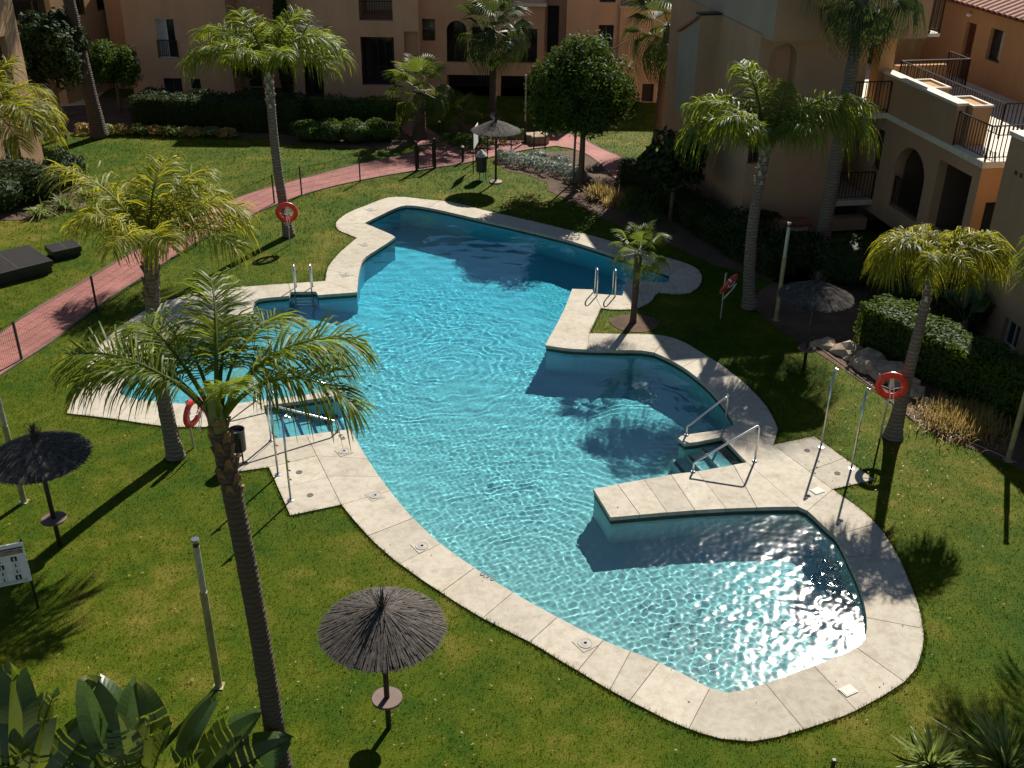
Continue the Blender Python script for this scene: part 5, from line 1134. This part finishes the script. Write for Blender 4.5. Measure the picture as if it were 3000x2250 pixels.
# rocks beside the right-hand bed
rk = random.Random(12)
for k, (x, y, s) in enumerate(((8.75, 26.6, .28), (9.25, 26.1, .42), (9.6, 25.5, .5), (9.95, 24.9, .46), (9.75, 24.75, .26), (10.2, 24.4, .32), (10.35, 23.9, .25), (10.5, 23.3, .22))):
    bm = bmesh.new(); bmesh.ops.create_icosphere(bm, subdivisions=2, radius=1)
    for v in bm.verts:
        f = 1+.22*math.sin(v.co.x*4+k)+.18*math.sin(v.co.y*5+k*2)+rk.uniform(-.06, .06); v.co = Vector((v.co.x*s*f*1.2, v.co.y*s*f, max(-.08, v.co.z*s*f*.62)))
    me = bpy.data.meshes.new('rock'); bm.to_mesh(me); bm.free(); me.materials.append(M['stone']); o = pobj('rock', me, None, (x, y, .04), (0, 0, k*1.3))
    tag(o, ('1st', '2nd', '3rd', '4th', '5th', '6th', '7th', '8th')[k] + ' from the umbrella end of the pale rocks along the right-hand hedge', 'rock', 'rocks edging the right-hand bed')
_m = MB(); _m.tube([(8.5, 26.6, .03), (9.1, 24.9, .03), (9.6, 23.4, .03), (9.85, 22.5, .03), (10.4, 21.9, .03), (11.1, 21.2, .03), (11.6, 20.6, .03)], .012, 6)
tag(_m.build('irrigation_hose', M['hose']), 'thin pale irrigation hose lying along the edge of the right-hand bed', 'hose')

# ================================================================== POOLSIDE OBJECTS
# thatched umbrellas
def umbrella(loc, rz, label, h=2.08, D=1.9, grey=False, seed=0, broken=False, shelf=True):
    r = np.random.default_rng(seed); root = empty('thatched_umbrella', (*loc, 0), rz, label, 'umbrella', 'thatched umbrellas on the lawn')
    m = MB(); m.tube([(0, 0, -.05), (0, 0, h+.42)], .045, 12); m.build('pole', M['pole'], root, smooth=True)
    if shelf:
        m = MB(); m.lathe([(.05, .625), (.235, .625), (.245, .635), (.245, .66), (.235, .668), (.05, .668)], 28); m.build('shelf', M['shelf'], root)
    else:
        m = MB(); m.lathe([(.05, 0), (.26, .01), (.26, .05), (.05, .08)], 20); m.build('foot_disc', M['shelf'], root)
    Rm = D/2; apex = h+.40
    m = MB(); m.lathe([(Rm*.97, h), (Rm*.6, h+.16), (Rm*.25, h+.30), (.05, apex-.03), (.02, apex-.05), (Rm*.5, h+.12), (Rm*.93, h-.03)], 32); m.build('canopy', M['thatch_core'], root)
    n = 2600; a = r.uniform(0, 6.283, n); s0 = r.uniform(0, .75, n)**1.2; L = r.uniform(.25, .5, n); s1 = np.minimum(s0+L, r.uniform(.97, 1.04, n)); top = r.uniform(0, 1, n) < .3; s1 = np.where(top, r.uniform(.98, 1.045, n), s1); s0 = np.where(top, s1-.45, s0)
    a1 = a + r.normal(0, .05, n)*(s1-s0)
    def pt(aa, s, lift): return np.stack([np.cos(aa)*Rm*s, np.sin(aa)*Rm*s, h + (apex-h)*(1-s)*(1+.12*np.sin(np.pi*s)) + lift], 1)
    lf = r.uniform(.005, .045, n); p0 = pt(a, s0, lf*.5); p1 = pt(a1, s1, lf); w = r.uniform(.004, .009, n)[:, None]; tn = np.stack([-np.sin(a), np.cos(a), 0*a], 1)*w
    V = np.stack([p0-tn, p0+tn, p1+tn*.8, p1-tn*.8], 1).reshape(-1, 3)
    pobj('thatch', npmesh('thatch', V, np.arange(4*n).reshape(-1, 4), M['thatch_grey' if grey else 'thatch']), root, kind='stuff')
    n = 90; a = r.uniform(0, 6.28, n); e = r.uniform(.7, 1.5, n); l = r.uniform(.18, .42, n); d = np.stack([np.cos(a)*np.cos(e), np.sin(a)*np.cos(e), np.sin(e)], 1); tn = np.stack([-np.sin(a), np.cos(a), 0*a], 1)*.006
    p0 = np.tile([0, 0, apex-.06], (n, 1)); p1 = p0+d*l[:, None]; V = np.stack([p0-tn, p0+tn, p1+tn, p1-tn], 1).reshape(-1, 3)
    pobj('topknot', npmesh('topknot', V, np.arange(4*n).reshape(-1, 4), M['thatch_grey' if grey else 'thatch']), root, kind='stuff')
    m = MB(); m.tube([(0, 0, apex-.12), (0, 0, apex+.03)], [.10, .045], 10); m.build('binding', M['thatch_core'], root)
    return root
umbrella((-1.92, 12.39), .3, 'thatched umbrella with round shelf on the front lawn beside the pool edge', seed=1)
umbrella((-9.02, 17.09), 1.0, 'dark thatched umbrella at the left edge near the information board', seed=2)
umbrella((7.79, 25.14), 2.0, 'thatched umbrella with ragged topknot near the right-hand hedge', grey=False, seed=3, h=2.12)
umbrella((-.75, 41.17), .5, 'far thatched umbrella with bleached reed on the lawn behind the pool', grey=False, seed=4, shelf=False)

# lifebuoys on posts
def lifebuoy(loc, rz, label, h=1.05, tilt=.12, mat='red', rope=True):
    root = empty('lifebuoy_stand', (*loc, 0), rz, label, 'lifebuoy', 'lifebuoys round the pool'); m = MB()
    m.tube([(0, .05, -.05), (0, .05, h)], .022, 8); m.box(-.05, .05, .02, .045, h-.1, h+.3); m.build('post', M['galv'], root)
    R0, r0 = .29, .085; vs = []; fs = []; nu, nv = 40, 12
    for i in range(nu):
        a = 2*math.pi*i/nu
        for j in range(nv):
            b = 2*math.pi*j/nv; rr = R0+r0*math.cos(b); vs.append((rr*math.cos(a), .65*r0*math.sin(b), rr*math.sin(a)))
    for i in range(nu):
        for j in range(nv): fs.append((i*nv+j, ((i+1) % nu)*nv+j, ((i+1) % nu)*nv+(j+1) % nv, i*nv+(j+1) % nv))
    m = MB(); m.add(vs, fs); ringo = m.build('ring', M[mat], root, (0, -.09, h), (tilt, 0, 0), smooth=True)
    m = MB()
    for k in range(4):
        a = math.pi/4+k*math.pi/2; m = MB()
        for j in range(12):
            b = 2*math.pi*j/12; b2 = 2*math.pi*(j+1)/12; q = []
            for bb, da in ((b, -.07), (b2, -.07), (b2, .07), (b, .07)):
                rr = R0+(r0+.004)*math.cos(bb); q.append((rr*math.cos(a+da), .65*(r0+.006)*math.sin(bb), rr*math.sin(a+da)))
            m.quad(*q)
        m.build('band', M['reddark' if mat == 'red' else 'rope'], ringo)
    m = MB()
    if rope:
        for k in range(2):
            x = -.06+.08*k; m.tube([(x, -.16, .15), (x+.03, -.17, -.05), (x+.06, -.15, -.25-.05*k), (x+.02, -.14, -.42-.1*k), (x-.05, -.15, -.3)], .011, 6)
        m.tube([(-.24, -.06, .02), (0, -.10, -.03), (.24, -.06, .05)], .010, 6)
        m.build('rope', M['rope'], ringo)
    return root
lifebuoy((-7.61, 33.9), .15, 'red lifebuoy on a post at the foot of the far palm', 1.2)
lifebuoy((-7.31, 20.82), R(72), 'red lifebuoy seen edge-on between the two left palms', .98)
lifebuoy((8.77, 21.58), -.25, 'red lifebuoy hung with rope beside the small yellow palm on the right', 1.5)
lifebuoy((6.15, 28.32), .95, 'faded lifebuoy with trailing rope in the shade behind the pool', 1.15, mat='reddark', tilt=.5)

# litter bins
def bin_(loc, label, lid, rz=0):
    root = empty('litter_bin', (*loc, .028 if not lid else 0), rz, label, 'bin', 'litter bins by the pool')
    if lid:
        m = MB(); m.lathe([(.20, .32), (.215, .34), (.215, .95), (.20, .97)], 22); m.build('body', M['greenpl'], root, smooth=False)
        m = MB(); m.lathe([(.235, .95), (.24, .98), (.18, 1.06), (.03, 1.2), (.01, 1.21)], 22); m.build('lid', M['greylid'], root)
        for a in (0, 2.1, 4.2):
            m = MB(); m.tube([(.15*math.cos(a), .15*math.sin(a), .34), (.19*math.cos(a), .19*math.sin(a), 0)], .016, 6); m.build('leg', M['iron'], root)
    else:
        m = MB(); n = 26
        prof = [(.155, .26), (.17, .28), (.178, .78), (.186, .79), (.186, .81), (.17, .81), (.166, .79), (.155, .30), (.01, .29)]
        m.lathe(prof, n); m.build('body', M['blackpl'], root)
        m = MB(); m.lathe([(.155, .66), (.12, .70), (.05, .69), (.01, .7)], 16); m.build('bin_liner', M['greylid'], root)
        m = MB(); m.tube([(.0, -.2, 0), (0, -.2, .62)], .02, 8); m.box(-.1, .1, -.27, -.13, 0, .015); m.build('leg', M['iron'], root)
        m = MB(); m.tube([(.0, .19, 0), (0, .19, .55)], .02, 8); m.box(-.1, .1, .12, .26, 0, .015); m.build('leg', M['iron'], root)
    return root
bin_((-6.15, 20.3), 'black open litter bin standing on the left poolside paving', False, .6)
bin_((-1.33, 41.57), 'dark green litter bin with pale conical lid beside the far umbrella', True)

# lamp posts
def lamp(loc, h, label, top_alum=True, r=.062):
    root = empty('lamp_post', (*loc, 0), 0, label, 'lamp post', 'lamp posts in the garden'); hh = h*.66
    m = MB(); m.tube([(0, 0, -.05), (0, 0, hh)], r, 14); m.box(-.09, .09, -.09, .09, 0, .02); m.build('post', M['postpaint'], root, smooth=False)
    m = MB(); m.tube([(0, 0, hh), (0, 0, h-.14)], r*.84, 14); m.build('upper_sleeve', M['galv'], root)
    m = MB(); m.tube([(0, 0, h-.14), (0, 0, h-.06)], r*.8, 14); m.build('light_window', M['glass'], root)
    m = MB(); m.lathe([(r*.9, h-.06), (r*1.02, h-.05), (r*1.02, h-.005), (r*.95, h)], 16); m.build('cap', M['steel'], root)
    return root
lamp((-4.88, 13.26), 3.07, 'slim lamp post with silver top on the front-left lawn')
lamp((-10.35, 18.57), 2.85, 'lamp post at the left edge behind the dark umbrella')
lamp((7.72, 28.29), 3.02, 'lamp post standing in the shade near the tan building')
lamp((11.44, 20.69), 2.9, 'lamp post at the right edge below the hedge')

# showers
def shower(loc, label, rz, lit=True):
    root = empty('poolside_shower', (*loc, .028), rz, label, 'shower', 'poolside showers'); h = 2.03
    m = MB(); m.tube([(0, 0, 0), (0, 0, h-.02)], .024, 10); m.tube([(0, 0, h-.03), (.0, -.02, h), (0, -.16, h+.015)], .020, 8); m.build('pipe', M['steel'], root, smooth=True)
    m = MB(); m.lathe([(.02, h-.03), (.055, h-.05), (.06, h-.06), (.055, h-.065)], 16, 0, -.16); m.build('shower_head', M['steel'], root)
    m = MB(); m.lathe([(.075, 0), (.075, .012), (.03, .02)], 16); m.build('base_plate', M['steel'], root)
    for z in (.55, .78, 1.0):
        m = MB(); m.tube([(-.035, 0, z), (-.075, 0, z)], .016, 8); m.build('push_valve', M['drain'], root)
    return root
shower((7.25, 21.16), 'steel shower post on the right shower slab, nearer the umbrella', 2.4)
shower((7.71, 20.25), 'steel shower post on the right shower slab, nearer the lawn corner', 2.4)
shower((-5.17, 19.71), 'steel shower post on the left shower slab, nearer the pool steps', 2.6)
shower((-4.70, 18.72), 'steel shower post on the left shower slab, nearer the front lawn', 2.6)

# handrails and ladders
def rail(a, b, ha, hb, label, group='pool handrails'):
    a, b = Vector((*a, .028)), Vector((*b, .028)); root = empty('pool_handrail', tuple(a), 0, label, 'handrail', group); b = b-a; d = b.normalized(); u = Vector((0, 0, 1))
    m = MB(); c = .06
    m.tube([Vector((0, 0, 0)), u*(ha-c), u*(ha-.01)+d*.02, u*ha+d*c, b+u*hb-d*c, b+u*(hb-.01)-d*.02, b+u*(hb-c), b], .024, 10); m.build('rail', M['steel'], root, smooth=True)
    for p in (Vector((0, 0, 0)), b):
        m = MB(); m.lathe([(.06, 0), (.06, .012), (.035, .03)], 14, p.x, p.y); m.build('flange', M['steel'], root)
    return root
rail((4.16, 21.62), (5.10, 21.86), .28, .92, 'sloping steel handrail on the narrow wall of the right pool steps')
rail((4.09, 20.02), (5.57, 20.5), .28, .95, 'sloping steel handrail on the peninsula side of the right pool steps')
rail((-4.13, 21.60), (-5.62, 21.15), .30, .95, 'sloping steel handrail on the shower side of the left pool steps')
rail((-4.63, 23.44), (-6.39, 23.04), .30, .95, 'steel handrail on the low wall between paddling pool and left steps')
def ladder(pa, pb, out, label):
    root = empty('pool_ladder', (*pa, .028), 0, label, 'pool ladder', 'pool ladders'); o = Vector((*out, 0)).normalized(); d = Vector((pb[0]-pa[0], pb[1]-pa[1], 0))
    for q in (Vector((0, 0, 0)), d):
        pts = [q, q+Vector((0, 0, .55))]
        for k in range(7):
            t_ = math.pi*k/6; pts.append(q + Vector((0, 0, .62)) + o*(.2-.2*math.cos(t_)) + Vector((0, 0, .2*math.sin(t_))))
        pts += [q + o*.4 + Vector((0, 0, .4)), q + o*.4 + Vector((0, 0, -1.0))]
        m = MB(); m.tube(pts, .022, 10); m.build('rail', M['steel'], root, smooth=True).cycles.is_caustics_receiver = True
    for z in (-.3, -.55, -.8):
        m = MB(); p = o*.4+Vector((0, 0, z)); m.tube([p, p+d], .03, 8); m.build('tread', M['steel'], root)
    return root
ladder((2.57, 29.86), (3.12, 29.80), (-.1, 1), 'steel ladder hoops on the small platform by the young fan palm')
ladder((-6.72, 30.25), (-6.22, 30.3), (.1, -1), 'steel ladder hoops at the head of the paddling pool on the left')

# deck fittings
for k, (x, y) in enumerate(((1.36, 14.39), (-1.77, 17.17), (-2.92, 18.94), (-3.85, 20.72), (-5.34, 31.32), (-5.33, 37.62), (-5.08, 34.02))):
    root = empty('skimmer_lid', (x, y, .030), .6, ('nearest to the camera', 'second from the front', 'third from the front', 'beside the left pool steps', 'above the paddling pool corner', 'at the far left curve', 'on the left rounded lobe')[k] + ', round steel skimmer lid in the pool deck', 'lid', 'skimmer lids in the deck')
    m = MB(); m.box(-.17, .17, -.17, .17, -.001, .006); m.build('frame', M['deck'], root)
    m = MB(); m.lathe([(.135, .006), (.135, .013), (.128, .016), (.095, .011), (.06, .016), (.03, .016), (.025, .006)], 28); m.build('lid', M['lidsteel'], root)
for k, (x, y) in enumerate(((5.74, 13.31), (6.71, 19.32))):
    m = MB(); m.box(-.13, .13, -.1, .1, 0, .012); m.box(-.11, .11, -.08, .08, .012, .016); o = m.build('access_cover', M['cover'], None, (x, y, .030), (0, 0, .5)); tag(o, ('pale square cover set in the front right deck', 'pale square cover in the deck near the right showers')[k], 'cover', 'access covers')
for k, (x, y) in enumerate(((-4.72, 19.82), (-4.32, 18.92), (6.89, 21.0), (7.34, 20.04))):
    m = MB(); m.lathe([(.07, 0), (.07, .006), (.055, .006), (.05, .002), (.01, .002)], 18); o = m.build('shower_drain', M['drain'], None, (x, y, .030)); tag(o, ('drain in the left shower slab, nearer the steps', 'drain in the left shower slab, nearer the lawn', 'drain in the right shower slab, nearer the umbrella', 'drain in the right shower slab, nearer the lawn corner')[k], 'drain', 'shower drains')
def text_mesh(body, size, mat):
    cu = bpy.data.curves.new('t', 'FONT'); cu.body = body; cu.size = size; cu.align_x = 'CENTER'; cu.align_y = 'CENTER'; cu.extrude = .0008
    o = bpy.data.objects.new('t', cu); COL.objects.link(o); dg = bpy.context.evaluated_depsgraph_get(); me = bpy.data.meshes.new_from_object(o.evaluated_get(dg)); bpy.data.objects.remove(o); me.materials.clear(); me.materials.append(mat); return me
for k, (x, y, rz, s, body) in enumerate(((-.42, 16.24, -.62, .2, '0,70'), (-4.0, 21.35, -1.1, .15, '0,70'))):
    o = pobj('depth_marking', text_mesh(body, s, M['print_black']), None, (x, y, .0345), (0, 0, rz)); tag(o, ('dark depth figures on the front deck edge', 'dark depth figures beside the left pool steps', 'dark depth figures on the platform by the ladder')[k], 'marking')

# information board at the left edge
root = empty('information_board', (-8.67, 15.18, 0), R(22), 'white pool-rules board with black pictograms at the left edge', 'sign')
m = MB(); m.box(-1.5, 0, -.012, .012, .66, 1.52); m.build('board', M['white'], root)
for x in (-.02, -1.46):
    m = MB(); m.box(x-.02, x+.02, .014, .05, -.05, 1.55); m.build('leg', M['iron'], root)
m = MB(); m.box(-1.48, -.02, -.016, -.0125, 1.41, 1.44); m.build('printed_line', M['print_black'], root)
m = MB(); m.box(-1.48, -.03, -.016, -.0125, 1.30, 1.40); m.build('printed_photo', M['print_brown'], root)
for c in range(6):
    for q in range(4):
        x = -.20-c*.235; zz = 1.20-q*.135; dark = (c+q*2) % 3 == 0
        m = MB(); m.box(x-.05, x+.05, -.015, -.0125, zz-.05, zz+.05); ic = m.build('pictogram', M['print_black' if dark else 'print_grey'], root)
        if not dark:
            m = MB(); m.box(x-.043, x+.043, -.0165, -.0155, zz-.043, zz+.043); m.build('pictogram_field', M['white'], ic)
        m = MB(); m.lathe([(.001, 0), (.012, .0), (.012, .002), (.001, .002)], 10); fgo = m.build('pictogram_figure', M['white' if dark else 'print_black'], ic, (x, -.0175, zz+.022), (math.pi/2, 0, 0))
        m = MB(); m.box(x-.014, x+.014, -.0185, -.0172, zz-.034, zz+.006); m.build('pictogram_figure', M['white' if dark else 'print_black'], ic)
m = MB()
for q in range(4): m.box(-1.44, -.06, -.0155, -.0125, .69+q*.016, .696+q*.016)
m.build('printed_text', M['print_grey'], root)

# notice board by the far umbrella, edge-on to the camera
root = empty('notice_board', (-1.6, 42.72, 0), R(83), 'grey notice board seen almost edge-on beside the far umbrella', 'sign')
m = MB(); m.box(-.55, .55, -.012, .012, 1.05, 1.85); m.build('board', M['white'], root)
for x in (-.5, .5):
    m = MB(); m.tube([(x, .03, -.05), (x, .03, 1.8)], .02, 6); m.build('leg', M['iron'], root)

# dark service boxes on the left lawn
def sbox(loc, rz, sx, sy, h, label):
    root = empty('service_box', (*loc, 0), rz, label, 'service box', 'dark service boxes on the left lawn')
    m = MB(); m.box(-sx/2+.05, sx/2-.05, -sy/2+.05, sy/2-.05, 0, h-.08); m.build('body', M['concrete'] if h < .2 else M['blackpl'], root)
    m = MB(); m.box(-sx/2, sx/2, -sy/2, sy/2, h-.2, h); m.build('lid', M['blackpl'], root, bevel=.02)
    m = MB(); m.box(-.008, .008, -sy/2+.01, sy/2-.01, h+.001, h+.006); m.build('lid_seam', M['grout'], root)
    return root
sbox((-16.0, 31.2), R(44), 2.1, 1.9, .42, 'large black service box on the lawn at the left edge')
sbox((-14.85, 32.75), R(40), .95, .8, .34, 'small black service box behind the large one')

# fence along the path
FP = [(-14.6, 22.9), (-13.12, 25.15), (-12.2, 28.3), (-11.35, 31.4), (-10.75, 33.7), (-10.21, 35.72), (-9.02, 38.22), (-8.18, 39.26), (-6.16, 41.0), (-4.06, 42.53)]
FP2 = [(-3.29, 43.0), (-1.65, 44.01), (-1.17, 44.51), (-.16, 45.18), (.83, 45.73), (1.33, 45.94)]
def fence(line, label, h=1.08):
    o0 = Vector((*line[0], 0)); root = empty('wire_fence', tuple(o0), 0, label, 'fence', 'fences along the red path')
    for p in line:
        m = MB(); q = Vector((*p, 0))-o0; m.box(q.x-.025, q.x+.025, q.y-.025, q.y+.025, -.05, h+.05); m.build('post', M['iron_green'], root)
    for i in range(len(line)-1):
        a, b = Vector((*line[i], 0))-o0, Vector((*line[i+1], 0))-o0; L = (b-a).length; d = (b-a).normalized(); m = MB(); w = .0036
        for k in range(int(L/.055)+1):
            q = a+d*k*.055; e = d*w; m.quad(q-e+Vector((0, 0, .05)), q+e+Vector((0, 0, .05)), q+e+Vector((0, 0, h)), q-e+Vector((0, 0, h)))
        for z in (.05, .25, .45, .65, .85, h):
            m.quad(a+Vector((0, 0, z-w)), b+Vector((0, 0, z-w)), b+Vector((0, 0, z+w*(3 if z > 1 else 1))), a+Vector((0, 0, z+w*(3 if z > 1 else 1))))
        m.build('wire_panel', M['iron_green'], root, kind='stuff')
    return root
fence(FP, 'dark wire fence along the left part of the red path'); fence(FP2, 'dark wire fence along the red path right of the gate, behind the umbrella')
g0 = Vector((-4.06, 42.53, 0)); g1 = Vector((-3.29, 43.0, 0)); root = empty('fence_gate', tuple(g0), math.atan2(g1.y-g0.y, g1.x-g0.x), 'dark metal gate between two posts in the path fence', 'gate'); gl = (g1-g0).length
for x in (0.03, gl-.03):
    m = MB(); m.box(x-.045, x+.045, -.045, .045, -.05, 1.25); m.build('gate_post', M['iron'], root)
m = MB(); m.box(.1, gl-.1, -.02, .02, 1.02, 1.07); m.box(.1, gl-.1, -.02, .02, .08, .13); m.box(.1, .14, -.02, .02, .13, 1.02); m.box(gl-.14, gl-.1, -.02, .02, .13, 1.02); m.build('gate_frame', M['iron'], root)
m = MB(); [m.box(.14+k*.07, .148+k*.07, -.006, .006, .13, 1.02) for k in range(1, int((gl-.28)/.07))]; m.build('gate_bars', M['iron'], root, kind='stuff')
# fence at the bottom left corner and bottom right post
fence([(-8.9, 9.6), (-8.3, 11.6), (-7.55, 12.3), (-6.9, 11.2)], 'dark wire fence corner behind the bird-of-paradise plants')
fence([(4.91, 11.35), (8.6, 10.9)], 'low dark wire fence at the bottom right corner', .5)
# bollard lights
for k, (x, y) in enumerate(((-2.2, 43.92), (-3.45, 48.04))):
    root = empty('bollard_light', (x, y, 0), 0, ('short dark bollard light with white top on the near path edge', 'short dark bollard light beyond the gate')[k], 'bollard', 'bollard lights'); m = MB(); m.tube([(0, 0, 0), (0, 0, .62)], .055, 10); m.build('post', M['iron'], root); m = MB(); m.lathe([(.06, .62), (.06, .67), (.02, .70)], 12); m.build('cap', M['white'], root)
# lamp pole at the path bend and support stakes
root = empty('path_lamp', (.45, 47.0, 0), 0, 'thin grey lamp pole at the path bend left of the round tree', 'lamp post'); m = MB(); m.tube([(0, 0, 0), (0, 0, 1.0)], .05, 8); m.build('lower_post', M['iron'], root); m = MB(); m.tube([(0, 0, 1.0), (0, 0, 3.0)], .038, 8); m.build('pole', M['galv'], root)
# stone blocks by the path bend
for k, (x, y, s) in enumerate(((.95, 47.3, .5), (1.1, 46.9, .4))):
    m = MB(); m.box(-s, s, -s*.5, s*.5, 0, .38); o = m.build('stone_block', M['stone'], None, (x, y, 0), (0, 0, .3), bevel=.04); tag(o, ('larger pale stone block at the path bend', 'smaller pale stone block at the path bend')[k], 'stone')
# walkway at top left
sheet('walkway', [(-24.2, 52.0), (-21.2, 53.0), (-21.9, 60.0), (-25.0, 59.0)], .016, M['floor_tile'])
sheet('path', [(-11.5, 8.5), (-8.1, 8.5), (-7.7, 11.8), (-9.4, 12.3)], .02, M['path'])
